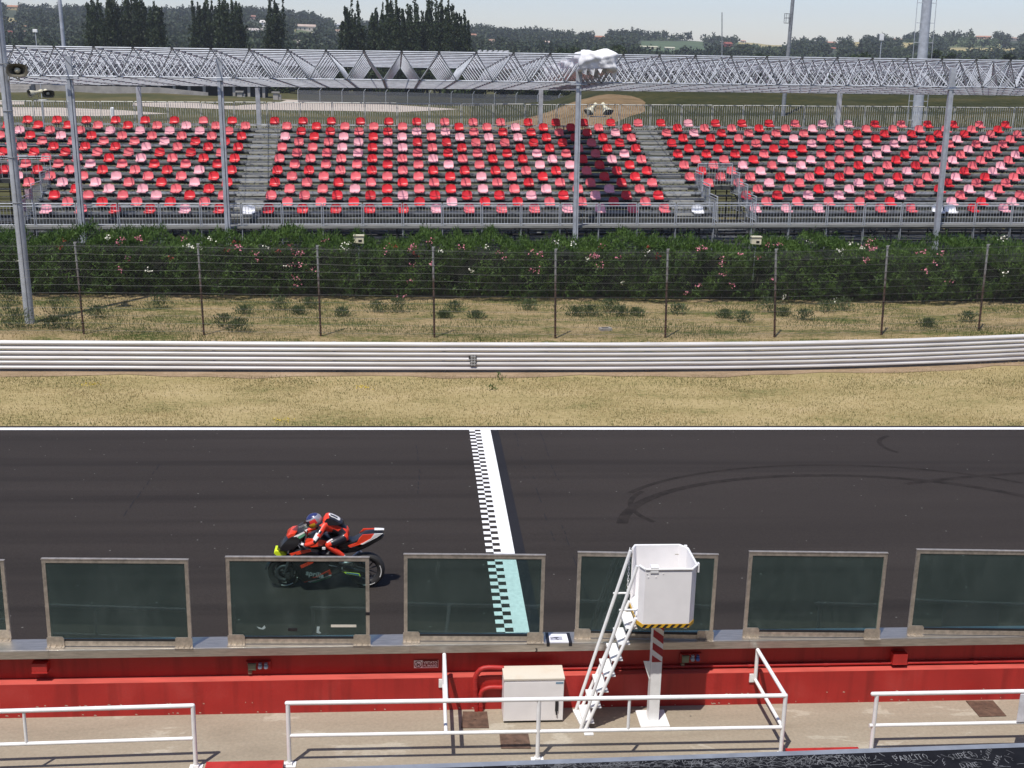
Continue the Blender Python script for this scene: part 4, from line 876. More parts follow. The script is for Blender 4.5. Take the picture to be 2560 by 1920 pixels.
for i, (a, b_) in enumerate(zip(gl[:-1], gl[1:])):
    def o_(p, k): return (-.55-.16*math.sin(p.x*.9)-.10*math.sin(p.x*2.3), .95+.15*math.sin(p.x*1.1+2)+.1*math.sin(p.x*2.9))[k]
    mb.add([(a.x,a.y+o_(a,0),.008),(b_.x,b_.y+o_(b_,0),.008),(b_.x,b_.y+o_(b_,1),.008),(a.x,a.y+o_(a,1),.008)], [(0,1,2,3)])
tag(mb.build('soil_strip', SOIL), kind='structure')
# eight-disc light board hung on the rails
A = ony(1175, 915.5, 0); gy = min(gl, key=lambda p: abs(p.x-2.0)).y-.085
A = ony(1175, 915.5, gy); B = ony(1191, 889, gy)
lb = empty('light_board', (A.x, gy, A.z), 'small black board of eight grey discs on the guardrail', 'light board')
w, h = B.x-A.x, B.z-A.z
mb = MB(); mb.prism([(0.02,0,0),(w-.02,0,0),(w,0,.02),(w,0,h-.02),(w-.02,0,h),(.02,0,h),(-.0,0,h-.02),(0,0,.02)], (0,.03,0)); mb.prism([(-.05,0,h*.78),(0,0,h*.72),(0,0,h*.95),(-.03,0,h*.9)], (0,.02,0)); mb.build('board', BLACK, lb)
DISC = mat('disc_grey', (.30,.30,.29), .6)
for i in range(4):
    for k in range(2):
        mb = MB(); c = (w*(.27+.46*k), -.0005, h*(.13+.245*i)); mb.lathe(c, (0,-1,0), [(.0,.012),(.03,.012),(.040,.010),(.044,0)], 14); mb.build('disc', DISC, lb)

fb = [(-95,836),(210,836),(510,838),(802,841),(1086,844),(1388,846),(1663,845),(1936,844),(2203,838),(2446,828),(2690,812)]
ft = [(-130,607),(187,609),(494.6,612.5),(793,617.5),(1082.5,621),(1389,626),(1669.6,626),(1940,626),(2219,617.5),(2470,614),(2720,606)]
PBs = [onz(*p) for p in fb]; PTs = [ony(*t, b_.y) for t, b_ in zip(ft, PBs)]
cf = empty('catch_fence', PBs[5], 'wire catch fence on rusty posts in front of the hedge', 'fence')
def fpart(mb, name, m):
    o = mb.build(name, m); o.parent = cf; o.matrix_parent_inverse = cf.matrix_basis.inverted(); return o
for a, b_ in zip(PBs, PTs):
    mb = MB(); d = (b_-a).normalized(); s_ = Vector((1,0,0)); mb.tube(a-d*.1, b_, .036, 6, sm=False); 
    for k in range(12):
        c = a+(b_-a)*(.05+.93*k/11); mb.box(c+Vector((0,-.03,0)), (.085,.02,.022))
    mb.box(b_+Vector((.0,0,.02)), (.075,.075,.05)); mb.box(b_+Vector((.02,-.02,.05)), (.10,.03,.02)); fpart(mb, 'post', RUST)
WIRE = mat('fence_wire', (.19,.19,.18), .5, .3, var=.2, scale=2)
mb = MB()
for k in range(12):
    t = .05+.93*k/11
    for i in range(len(PBs)-1):
        a = PBs[i]+(PTs[i]-PBs[i])*t; b_ = PBs[i+1]+(PTs[i+1]-PBs[i+1])*t; off = Vector((0,-.045,0)); sg = random.uniform(.0,.035)
        pts = [a+off+(b_-a)*q_-Vector((0,0,sg*4*q_*(1-q_)+random.uniform(-.006,.006))) for q_ in (0,.2,.4,.6,.8,1)]
        for p, q_ in zip(pts[:-1], pts[1:]): mb.tube(p, q_, .0036, 4, cap=False)
fpart(mb, 'strand_wire', WIRE)
mb = MB(); cell = .085
for i in range(len(PBs)-1):
    a, b_ = PBs[i], PBs[i+1]; ta, tb = PTs[i], PTs[i+1]; W = (b_-a).length; H = (ta-a).length
    def at(x, z): s_ = x/W; q_ = z/H; return a+(b_-a)*s_+((ta-a)*(1-s_)+(tb-b_)*s_)*q_+Vector((0,-.03,0))
    n = int((W+H)/cell)
    for k in range(n+1):
        s_ = k*cell
        x0, z0 = (s_, 0) if s_ <= W else (W, s_-W); x1, z1 = (0, s_) if s_ <= H else (s_-H, H)
        mb.tube(at(x0,z0), at(x1,z1), .0009, 3, cap=False, sm=False)
        mb.tube(at(W-x0,z0), at(W-x1,z1), .0009, 3, cap=False, sm=False)
fpart(mb, 'wire_mesh', mat('dull_wire', (.13,.13,.12), .7))

def leafquads(P, D, L, Wd, jit=.6):
    """P centres, D preferred directions (n,3), L lengths, Wd widths -> quads (diamond leaves)"""
    n = len(P); D = D+RNG.normal(0, jit, (n,3)); D /= np.linalg.norm(D, axis=1, keepdims=True)
    Rn = RNG.normal(0,1,(n,3)); Sd = np.cross(D, Rn); Sd /= np.linalg.norm(Sd, axis=1, keepdims=True)+1e-9
    L = L[:,None]; Wd = Wd[:,None]
    V = np.empty((n,4,3)); V[:,0] = P-D*L*.5; V[:,1] = P+Sd*Wd*.5; V[:,2] = P+D*L*.5; V[:,3] = P-Sd*Wd*.5
    return V.reshape(-1,3), np.arange(n*4).reshape(-1,4)
HX0, HX1 = -25., 33.
def htop(x): return 2.20+.14*np.sin(x*.9)+.12*np.sin(x*2.3+1)+.11*np.sin(x*4.7+.3)+.08*np.sin(x*9.1)+.05*np.sin(x*17)
def hfront(x, z): return 46.38+.20*np.sin(x*1.1+z*.8)+.17*np.sin(x*2.7-z*2.9+1)+.13*np.sin(x*6.1+z*5)+.09*np.sin(x*11-z*8)
n = 120000
x = RNG.uniform(HX0, HX1, n); zt_ = htop(x); u_ = RNG.uniform(0,1,n)
front = u_ < .60
z = np.where(front, .12+(zt_-.12)*RNG.uniform(0,1,n)**.85, zt_-np.abs(RNG.normal(0,.10,n)))
yf_ = hfront(x, z); dep = np.abs(RNG.normal(0,.16,n))
yy = np.where(front, yf_+dep+.45*np.clip(1-(z-.1)/.9,0,1)**2+.25*np.clip((z-zt_+.35)/.35,0,1)**2, RNG.uniform(46.5,49.6,n))
gap_ = (np.sin(x*2.1+1.5*np.sin(z*2.3))+np.sin(z*3.7+1.8*np.sin(x*1.9))+.8*np.sin(x*5.3-z*4.1)) ; kp = ~front|(gap_+RNG.normal(0,.6,n) > -1.5); x, yy, z, front, n = x[kp], yy[kp], z[kp], front[kp], int(kp.sum())
P = np.stack([x,yy,z],1); D = np.where(front[:,None], np.array([0,-.55,.45]), np.array([0,-.1,1.0]))
hv, hf = leafquads(P, D, RNG.uniform(.12,.22,n), RNG.uniform(.025,.045,n), .55)
m2 = 9000; x = RNG.uniform(HX0,HX1,m2); P2 = np.stack([x, RNG.uniform(46.5,49.4,m2), htop(x)+RNG.uniform(0,.28,m2)*(.5+.5*np.sin(x*3.3)**2)],1)
hv2, hf2 = leafquads(P2, np.tile([0,-.1,1.2],(m2,1)), RNG.uniform(.14,.24,m2), RNG.uniform(.022,.04,m2), .4)
hedge = empty('oleander_hedge', (4,47.5,0), 'long green oleander hedge dotted with pink and white blossom', 'hedge')
def hpart(o): o.parent = hedge; o.matrix_parent_inverse = Matrix.Translation((-4,-47.5,0)); return o
hpart(npmesh('foliage', np.concatenate([hv,hv2]), np.concatenate([hf,hf2+len(hv)]), LEAFH))
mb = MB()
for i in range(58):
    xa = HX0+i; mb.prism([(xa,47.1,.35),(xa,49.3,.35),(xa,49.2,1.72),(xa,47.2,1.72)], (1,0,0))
hpart(mb.build('shade_core', mat('hedge_shade', (.010,.014,.006), .9)))  # added dark box blocks light and paints the shade inside the hedge
mb = MB()
for i in range(150):
    xa = HX0+58*random.random(); mb.tube((xa,46.9+random.random()*.5,0),(xa+random.uniform(-.2,.2),46.75+random.random()*.5,1.0),.016,5)
tag(hpart(mb.build('stems', mat('oleander_stem', (.075,.062,.045), .9))), kind='stuff')
FL = {'p': [(0,p) for p in [(780,95),(755,122),(890,97),(880,88),(900,104),(1175,92),(1540,157),(1530,150),(1860,140),(1935,178),(1928,190),(1870,260),(1930,262),(2005,290),(1885,345),(1920,350),(1905,400),(825,217),(772,295),(1660,230),(1645,190),(2085,108),(1890,185)]]+[(850,p) for p in [(460,150),(448,158),(472,145),(300,172),(585,110),(785,150),(775,140),(460,260),(582,255),(452,365),(1060,225),(1290,205),(1296,190),(1235,285),(1265,300),(1640,195),(1650,205),(1675,262),(1785,210),(1615,210),(765,520),(400,465),(1015,180),(1230,170),(1680,145)]]+[(1700,p) for p in [(140,155),(120,160),(160,150),(275,220),(265,255),(385,190),(505,208),(285,325),(330,390),(120,395),(45,450),(1205,225),(1200,240),(1240,155),(1255,160),(1190,145),(1215,150),(1570,180),(1530,185),(1575,295),(1690,187),(1640,243),(1745,368),(590,350),(570,130),(640,125),(1225,105)]],
 'w': [(0,p) for p in [(692,80),(700,88),(1220,140),(1205,145),(1235,132),(1290,155),(1360,100),(1345,95),(1835,275),(115,240),(1720,150),(960,300),(2200,150)]]+[(850,p) for p in [(60,120),(35,160),(650,170),(840,300),(1590,222),(1500,125),(1390,115),(1970,175),(1820,372),(940,145)]]+[(1700,p) for p in [(1045,170),(1035,178),(1165,150),(1090,120),(2070,95),(2090,85),(2080,315),(670,470),(1000,490),(840,115)]],
 'r': [(0,p) for p in [(380,150),(1515,115),(1100,225),(1780,178),(1460,165),(415,100)]]+[(850,p) for p in [(350,140),(480,190),(2050,210),(1990,150)]]}
for key, m_, nm_ in (('p',PINK,'pink_blossom'),('w',PWHITE,'white_blossom'),('r',mat('red_petal',(.22,.02,.015),.6),'red_blossom')):
    C = []
    for (ox, p) in FL[key]:
        u, v = ox+p[0]/2.572, 560+p[1]/2.572; yb_ = 46.05 if v > 612 else 46.4
        c = ony(u, v, yb_)
        for k in range(9): C.append((c.x+random.gauss(0,.075), c.y+random.gauss(0,.06), c.z+random.gauss(0,.055)))
    C = np.array(C); fv, ff = leafquads(C, np.tile([0,-.6,.5],(len(C),1)), np.full(len(C),.075), np.full(len(C),.065), .8)
    hpart(npmesh(nm_, fv, ff, m_))

# weed clumps on the strip behind the fence, and small plants on the verge
def clump(name, loc, h, w, n, m, label, cat, group):
    P = np.stack([RNG.normal(0,w*.4,n), RNG.normal(0,w*.3,n), np.abs(RNG.uniform(.02,1,n))**.8*h],1); P[:,:2] *= (1.15-.6*P[:,2:3]/h)
    v_, f_ = leafquads(P, np.concatenate([P[:,:2]*1.2/w, np.full((n,1),1.0)],1), RNG.uniform(.07,.16,n), RNG.uniform(.018,.04,n), .35)
    o = npmesh(name, v_, f_, m); o.location = loc; return tag(o, label, cat, group)
for (u, v, h) in ((20,812,.95),(45,815,.8),(130,815,.5),(165,820,.75),(150,790,.9),(245,790,.55),(20,760,.7),(400,765,.6),(560,815,.6),(600,825,.6),(612,780,.4),(700,770,.6),(745,780,.35),(775,765,.5),(855,785,.4),(945,775,.5),(995,775,.65),(1110,790,.35),(1135,775,.5),(1190,790,.35),(1320,770,.5),(1440,785,.45),(1475,785,.5),(1525,775,.6),(1552,785,.45),(1590,785,.4),(1695,780,.5),(1812,790,.4),(1858,800,.5),(1915,775,.7),(1958,785,.4),(2010,795,.5),(2065,775,.6),(2105,770,.6),(2318,812,.4),(2420,800,.5)):
    clump('weed_clump', onz(u, v+6), h*.85, .75*h+.22, 380, WEED, 'dark green weed clump growing behind the wire fence', 'weed', 'weed clumps behind the fence')
for (u, v, lab) in ((230,965,'yellow wildflower patch on the verge, leftmost of three'),(908,972,'yellow wildflower patch on the verge below the guardrail middle'),(702,1055,'yellow wildflower patch on the verge beside the track edge line')):
    n = 60; P = np.stack([RNG.normal(0,.14,n), RNG.normal(0,.09,n), RNG.uniform(.03,.10,n)],1); fv, ff = leafquads(P, np.tile([0,0,1.],(n,1)), np.full(n,.035), np.full(n,.03), .9)
    o = npmesh('wildflower_patch', fv, ff, YELF); o.location = onz(u, v); tag(o, lab, 'wildflowers')
for (u, v, h) in ((1248,945,.22),(1228,970,.16)): clump('verge_weed', onz(u,v+5), h, .26, 34, BLADEG, 'small green weed on the verge below the black light board', 'weed', 'small weeds on the verge')
c = onz(1513,826); mb = MB(); mb.box((0,0,.05),(.42,.26,.10)); mb.box((-.02,-.02,.103),(.24,.12,.006),1); o = mb.build('drain_box', [FARCON, BLACK]); o.location = c; o.rotation_euler = (0,0,R(14)); tag(o, 'small grey concrete drain box lying behind the fence', 'drain')

# floodlights on the hedge
def floodlight(u, v, label):
    c = ony(u, v, 46.7); e = empty('floodlight', c, label, 'floodlight', 'cream floodlights by the hedge')
    mb = MB(); mb.prism([(-.19,-.10,-.13),(.19,-.10,-.15),(.19,-.10,.10),(-.19,-.10,.13)], (0,.2,0)); mb.box((0,.0,.15),(.42,.26,.035)); mb.build('lamp_housing', CREAM, e)
    mb = MB(); mb.box((.05,-.103,-.05),(.13,.006,.09)); mb.build('cable_gland', BLACK, e)
    mb = MB(); mb.path([(-.13,-.0,-.14),(-.13,0,-.27),(.15,0,-.29),(.16,0,-.15)], .014, 6); mb.tube((0,0,-.28),(0,.05,-1.6),.02,6); mb.build('bracket', GALV, e)
floodlight(897, 598, 'cream floodlight standing at the hedge top left of centre'); floodlight(1890, 601, 'cream floodlight standing at the hedge top right of centre')

# horn loudspeakers and poles in front of the stand
def horn(c, ang, s, label, tilt=0):
    e = empty('horn_loudspeaker', c, label, 'loudspeaker', 'cream horn loudspeakers'); e.rotation_euler = (R(tilt),0,R(ang))
    mb = MB(); n = 16; vs = []
    for (yy, a, b_) in ((.26,.05,.05),(.12,.08,.07),(.02,.15,.11),(-.12,.235,.15),(-.15,.245,.16),(-.15,.215,.135),(-.02,.10,.07),(.08,.04,.04)):
        for k in range(n):
            t = 2*math.pi*k/n; ct, st = math.cos(t), math.sin(t); f_ = (abs(ct)**4+abs(st)**4)**-.25
            vs.append((a*ct*f_*s, yy*s, b_*st*f_*s))
    mb.add(vs, [(i*n+k,i*n+(k+1)%n,(i+1)*n+(k+1)%n,(i+1)*n+k) for i in range(4) for k in range(n)], 0, True)
    mb.add(vs, [(i*n+k,i*n+(k+1)%n,(i+1)*n+(k+1)%n,(i+1)*n+k) for i in range(4,7) for k in range(n)]+[tuple(range(7*n,8*n))], 1, True); mb.build('horn_flare', [CREAM, mat('horn_inside',(.09,.08,.055),.6)], e)
    mb = MB(); mb.lathe((0,-.06*s,0),(0,-1,0),[(0,.05*s),(.05*s,.04*s),(.075*s,.0),(.05*s,-.05*s)],12); mb.build('horn_throat', CREAM, e)
    mb = MB(); mb.lathe((0,.25*s,0),(0,1,0),[(.05*s,0),(.085*s,.03*s),(.085*s,.16*s),(0,.18*s)],12); mb.tube((0,.2*s,-.05*s),(0,.2*s,-.25*s),.02*s,6); mb.build('driver_unit', CREAM, e)
    return e
pb_ = onz(75,808); p0 = Vector((pb_.x,pb_.y,0)); ptop = ony(-9,0,pb_.y); p1_ = p0+(ptop-p0)*1.18
pl = empty('lamp_pole', p0, 'tall thick galvanised pole rising behind the fence at the left', 'pole')
mb = MB(); mb.tube((0,0,-.1), p1_-p0, .165, 14, r2=.135); mb.build('pole_shaft', GALV, pl)
mb = MB(); d = (p1_-p0); mb.tube(d*.0+Vector((.03,-.168,.05)), d*.98+Vector((.03,-.14,0)), .012, 5)
for t in (.33,.45,.57,.69): mb.path([d*t+Vector((.165*math.cos(a),.165*math.sin(a),0))*1.0 for a in np.linspace(0,2*math.pi,15)[:-1]], .012, 4, closed=True)
mb.build('cable_and_clamps', GALVD, pl)
hc = ony(44,176,pb_.y-.15); horn(hc, 12, 1.35, 'cream horn loudspeaker clamped to the thick left pole')
mb = MB(); q_ = ony(24,188,pb_.y); r_ = Vector((hc.x,hc.y+.2,hc.z-.32))-p0; mb.path([q_-p0+Vector((-.1,0,-.35)), q_-p0+Vector((.02,-.08,-.02)), q_-p0+Vector((.1,-.08,.0)), r_], .025, 6); mb.build('speaker_arm', GALV, pl)

# ------------------------------------------------------------------ grandstand
RR, QQ = .7394, .2208
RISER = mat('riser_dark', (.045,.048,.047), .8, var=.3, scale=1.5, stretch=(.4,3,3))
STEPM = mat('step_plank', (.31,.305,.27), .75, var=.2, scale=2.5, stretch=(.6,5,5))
gs = empty('grandstand', label='open scaffold grandstand with grey plank rows behind the hedge', cat='grandstand', M=SM)
SXA, SXB = -25.5, 40.
GATES = [(-20.6,-17.15,7),(13.55,15.35,6)]     # walk-in openings: x range and number of rows cut away
AIS = [(-8.35,-7.05),(11.75,12.95)]
def spans(k):
    s_ = [(SXA,SXB)]
    for (a, b_, nr) in GATES:
        if k < nr-1: s_ = [p for q_ in s_ for p in ((q_[0],min(q_[1],a)),(max(q_[0],b_),q_[1])) if p[1]-p[0] > .2]
    return s_
def planks(mb, a, b_, y, z, dy, dz, mi=0):
    x = a
    while x < b_-.05:
        L = min(3.0, b_-x); mb.span((x+.006,y+random.uniform(-.008,.008),z+random.uniform(-.008,.004)),(x+L-.006,y+dy,z+dz),mi); x += L
for k in range(16):
    yk, zk = RR*k, QQ*k
    mb = MB()
    for (a, b_) in spans(k): planks(mb, a, b_, yk-.50, zk-.43, .17, .035)
    mb.build('footboard', PLANK, gs)
    mb = MB()
    for (a, b_) in spans(k): mb.span((a,yk-.535,zk-.62),(b_,yk-.525,zk-.46)); mb.span((a,yk-.12,zk-.50),(b_,yk+.20,zk-.485))
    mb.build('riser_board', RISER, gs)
    mb = MB()
    for (a, b_) in spans(k):
        mb.span((a,yk-.05,zk-.235),(b_,yk+.0,zk-.19)); mb.span((a,yk+.10,zk-.30),(b_,yk+.14,zk-.26))
    mb.build('seat_rail', GALV if k % 2 else GALVD, gs)
    for (a, b_) in AIS:
        mb = MB(); planks(mb, a, b_, yk-.30, zk-.345, .28, .08); mb.build('aisle_step', STEPM, gs)
mb = MB()
for x in (-24,-20.7,-17,-14,-11,-8.4,-7.0,-4,-1,2,5,8,11.7,13.0,16,19,22,25,28,31,34,37):
    for k in range(16):                   # stepped carriage frames
        yk, zk = RR*k, QQ*k
        mb.span((x-.03,yk-.52,zk-.50),(x+.03,yk+.20,zk-.44)); mb.span((x-.03,yk+.16,zk-.50),(x+.03,yk+.22,zk-.22))
        if k % 3 == 0: mb.tube((x,yk+.2,-2.7),(x,yk+.2,zk-.46),.035,6)
    mb.tube((x,-.5,-2.5),(x,11.0,2.6),.035,6); mb.tube((x,.2,-.9),(x,11.2,2.4),.03,6)
mb.build('raker_frame', SCAF, gs)
mb = MB()
for y in (.2,2.4,4.6,6.9,9.1):
    zt_ = QQ*(y/RR)-.5
    for z in (-2.35,-1.9,-1.55,-1.2,-.95,-.6,0,.7):
        if z < zt_-.1: mb.tube((SXA,y,z),(SXB,y,z),.024,5,cap=False)
for i in range(22):
    x = -25+3*i; mb.tube((x,-.3,-2.6),(x+1.5,-.3,-.75),.022,5); mb.tube((x+3,-.25,-2.6),(x+1.5,-.25,-.75),.022,5)
mb.build('scaffold_tube', SCAF, gs)
for y in (1.6,2.7,3.9,5.2,6.4,7.6):           # lit lower boards seen under the walkway
    mb = MB()
    for z in (-2.3,-1.95,-1.6,-1.25):
        x = SXA
        while x < SXB: mb.span((x+.05,y,z+.0*y),(x+2.9,y+.06,z+.03)); x += 3.0
    mb.build('ledger_board', GALVD, gs)
mb = MB(); planks(mb, SXA, SXB, -1.62, -.655, .42, .04); planks(mb, SXA, SXB, -1.18, -.655, .40, .04); mb.span((SXA,-1.66,-.70),(SXB,-1.63,-.60)); mb.build('front_walkway', PLANK, gs)
mb = MB()
for i in range(38):
    x = -25.1+1.74*i; mb.tube((x,-1.55,-2.9),(x,-1.55,-.66),.03,6); mb.path([(x+.02,-1.6,-.66),(x+.02,-1.66,-1.1),(x-.06,-1.7,-1.6)], .022, 5)
mb.build('walkway_leg', GALVD, gs)
mb = MB(); mb.span((SXA,11.7,-2.9),(SXB,11.75,1.9)); 
# railings of the stand
def barmesh(w, h, n, lower, name, mid=None, br=.0095):
    mb = MB(); mb.tube((0,0,h),(w,0,h),.024,6); mb.tube((0,0,0),(0,0,h),.024,6); mb.tube((w,0,0),(w,0,h),.024,6); mb.tube((0,0,lower),(w,0,lower),.019,6)
    if mid: mb.tube((0,0,mid),(w,0,mid),.017,6)
    for i in range(1, n): mb.tube((w*i/n,0,lower),(w*i/n,0,h if not mid else mid),br,5,cap=False)
    return mb
fr_ = empty('front_railing', label='grey barred railing along the front walkway of the grandstand', cat='railing', M=SM)
me0 = None
for i in range(37):
    if me0 is None: o = barmesh(1.66,1.0,12,.10,'panel',.88).build('railing_panel', GALV, fr_); me0 = o.data
    else: o = bpy.data.objects.new('railing_panel', me0); COL.objects.link(o); o.parent = fr_
    o.location = (-25.05+1.74*i, -1.62, -.615); o.rotation_euler = (0,0,R(random.uniform(-.4,.4)))
br_ = empty('back_railing', label='tall pale barred railing along the back row of the grandstand', cat='railing', M=SM)
LG = mat('pale_galvanised', (.62,.62,.57), .5, .3, var=.1, scale=3); me1 = None
for i in range(38):
    if me1 is None:
        mb = barmesh(1.66,1.56,13,.0,'p',None,.0145); mb.tube((0,0,.36),(1.66,0,.36),.019,6); o = mb.build('railing_panel', LG, br_); me1 = o.data
    else: o = bpy.data.objects.new('railing_panel', me1); COL.objects.link(o); o.parent = br_
    o.location = (-25.3+1.74*i, 12.3, 2.62+random.uniform(-.015,.015)); o.rotation_euler = (0,R(random.uniform(-.25,.25)),R(random.uniform(-.6,.6)))
NOTICE = mat('faded_notice', (.40,.26,.28), .6, var=.4, scale=6)
for gi, (a, b_, nr) in enumerate(GATES):
    e = empty('entry_railing', label='grey barred railing around the %s entry stairs of the grandstand' % ('left' if gi == 0 else 'right'), cat='railing', M=SM)
    for sx in ((a,b_) if gi else (b_,a)):
        for k in range(3):
            L = 1.45; o = barmesh(L,1.12,11,.06,'p',1.0).build('side_panel', GALV, e); o.location = (sx, -.75+1.5*k, -.55+.40*k); o.rotation_euler = (0,0,R(90))
            o2 = barmesh(L,1.0,9,.06,'p',.5).build('side_panel', GALVD, e); o2.location = (sx+.07, -.75+1.5*k, -1.3+.40*k); o2.rotation_euler = (0,0,R(90))
    o = barmesh(b_-a-.1,1.1,12,.06,'p',1.0).build('back_panel', GALV, e); o.location = (a+.05, RR*(nr-1)-.25, QQ*(nr-1)-.50)
    mb = MB(); mb.span((a+.05,RR*(nr-1)-.3,QQ*(nr-1)-.95),(b_-.05,RR*(nr-1)-.05,QQ*(nr-1)-.90)); mb.build('landing_board', PLANK, e)
    if gi == 0:
        for k in range(2):
            mb = MB(); mb.span((b_-.02,-.3+1.1*k-.45,-.05+.38*k),(b_+.0,-.3+1.1*k+.1,.42+.38*k)); mb.span((b_-.16,-.33+1.1*k-.45,.0+.38*k),(b_+.02,-.31+1.1*k-.45,.40+.38*k)); mb.build('notice_plate', NOTICE, e)
# seats
def seatmesh(name, m):
    prof = [(-.245,-.170),(-.235,-.150),(-.11,-.158),(.03,-.163),(.10,-.135),(.135,-.06),(.155,.03),(.170,.10),(.180,.148),(.184,.170)]
    hw = [.210,.236,.240,.238,.238,.240,.236,.218,.172,.105]
    mb = MB(); K = 7; top = []
    for (y, z), w in zip(prof, hw):
        for k in range(K):
            t = (k-3)/3; top.append((t*w, y-(.035*t*t if z > -.14 else 0), z+(.022*t*t if z < -.13 else 0)))
    n = len(prof); bot = [(x*1.0, y+.012 if z > -.14 else y, z-.016) for x, y, z in top]
    f1 = [(i*K+k,i*K+k+1,(i+1)*K+k+1,(i+1)*K+k) for i in range(n-1) for k in range(K-1)]
    mb.add(top, f1, 0, True); mb.add(bot, [f[::-1] for f in f1], 0, True)
    lip = [(x, -.246, -.208) for x in [(k-3)/3*.20 for k in range(K)]]
    mb.add(top[:K]+lip, [(k,K+k,K+k+1,k+1) for k in range(K-1)], 0, True)
    edge = [i*K for i in range(n)]+[(n-1)*K+k for k in range(1,K)]+[i*K+K-1 for i in range(n-2,-1,-1)]
    mb.add(top+bot, [(a, b_, b_+len(top), a+len(top)) for a, b_ in zip(edge[:-1], edge[1:])], 0, False)
    mb.span((-.09,-.16,-.235),(-.065,.08,-.185),1); mb.span((.065,-.16,-.235),(.09,.08,-.185),1); mb.span((-.08,.03,-.42),(-.05,.06,-.23),1); mb.span((.05,.03,-.42),(.08,.06,-.23),1); mb.tube((0,-.03,-.16),(0,-.03,-.152),.016,6,1)
    me = bpy.data.meshes.new(name); me.from_pydata(mb.v, [], mb.f); me.materials.append(m); me.materials.append(SCAF)
    me.polygons.foreach_set('material_index', mb.m); me.polygons.foreach_set('use_smooth', mb.s); me.update(); return me
SEAT = {'R': seatmesh('seat_bright', REDS), 'C': seatmesh('seat_faded', CORS), 'P': seatmesh('seat_bleached', PALS)}
SL = {1:(-5,'PCRRPR'), 2:(-4,'CRCRC'), 3:(-5,'RCCPRC'), 4:(-4,'RPPCR'), 5:(-6,'CPPCRPR'), 6:(-6,'PCCPCCR'), 7:(-7,'RRCRCRPR'), 8:(-6,'CCPCRCR'), 9:(-7,'CCCRPCRR'), 10:(-7,'RRRCCRRC'), 11:(-7,'CRRRPCRR'), 12:(-7,'CCCCCPRR'), 13:(-8,'CRPRCCCCR'), 14:(-7,'PCCPPPPC'), 15:(-8,'RRRCRCPCC'), 16:(-7,'RRRRRRCR')}
SC = {1:(0,'RRRRRPCCCPPCC'), 2:(0,'CCRRRPRRCCRC'), 3:(0,'CCRRPRRRPRPRR'), 4:(0,'CCPRCRPCPCPC'), 5:(0,'RCRCRCCCRCCRC'), 6:(0,'CCCCCRPCRCRR'), 7:(0,'RRCRCRRRCRCRR'), 8:(0,'CCCRCPCCPPRR'), 9:(0,'CCCRCPCRRPRPC'), 10:(0,'CCPCCRCRPCCP'), 11:(0,'CCPRPCRCRRCRR'), 12:(0,'CCPPRRCCRRCR'), 13:(0,'PRPRPCPPPRRRC'), 14:(0,'RRCRPPCRRCRP'), 15:(0,'CRCCCPRCPRRCR'), 16:(-1,'RRRRRRCCCRRRRC')}
SRt = {1:(1,'PPPCCC-RP'), 2:(2,'CCCCR-PRP'), 3:(1,'RRPPCP-CPC'), 4:(2,'CCRPCCRPC'), 5:(0,'CCPCPPPCRCC'), 6:(0,'CCCRCRRRCPRC'), 7:(0,'RCPPRCCPPRPC'), 8:(0,'CCPCPCRCRCCP'), 9:(0,'CCRPPCPRCPCC'), 10:(0,'RRRCRCCPRCCCP'), 11:(0,'RRRRRRRPCCPCR'), 12:(0,'RRRCRPCPPCCCC'), 13:(0,'RRCCPCCRPRPPC'), 14:(0,'CPRCCCCRRRRRCC'), 15:(0,'RCCRCPPCCCCCR'), 16:(0,'RPRRRCPPRCRRCR')}
ORD = ['front','second','third','fourth','fifth','sixth','seventh','eighth','ninth','tenth','eleventh','twelfth','thirteenth','fourteenth']
CN = {'R':'bright red','C':'faded coral-red','P':'pale pink'}
far = MB(); fmat = {'R':0,'C':2,'P':3}
for row in range(1,17):
    for blk, T_ in (('left',SL),('middle',SC),('right',SRt)):
        k0, st = T_[row]; base = {'left':-9.64 if row%2==0 else -8.90,'middle':-5.95 if row%2==0 else -6.72,'right':13.3 if row%2==0 else 14.05}[blk]
        cnt = len(st.replace('-','')); i = 0
        for k, ch in enumerate(st):
            if ch == '-': continue
            M = Matrix.Translation((base+1.5*(k0+k)+random.uniform(-.02,.02), RR*(row-1), QQ*(row-1))) @ Matrix.Rotation(R(random.uniform(-2,2)),4,'Z')
            if row <= 10:
                o = bpy.data.objects.new('plastic_seat', SEAT[ch]); COL.objects.link(o); o.matrix_world = SM @ M
                rk = ORD[row-1]; idx = (cnt-1-i) if blk == 'left' else i
                pos = 'first' if idx == 0 else ORD[idx]
                tag(o, '%s plastic seat, %s row of the %s block, %s from the %s' % (CN[ch], rk, blk, pos, {'left':'left aisle','middle':'left aisle','right':'right aisle'}[blk]), 'seat', 'plastic grandstand seats')
            else:
                me = SEAT[ch]; far.add([M @ v.co for v in me.vertices], [tuple(p.vertices) for p in me.polygons], 0)
                nf = len(me.polygons); mi = [fmat[ch] if p.material_index == 0 else 1 for p in me.polygons]; far.m[-nf:] = mi; far.s[-nf:] = [p.use_smooth for p in me.polygons]
            i += 1
o = far.build('upper_row_seats', [REDS, SCAF, CORS, PALS], None, SM); tag(o, 'red, coral and pink plastic seats of the upper rows', 'seats', kind='stuff')
SEATW = seatmesh('seat_white', mat('seat_white', (.74,.74,.75), .4))
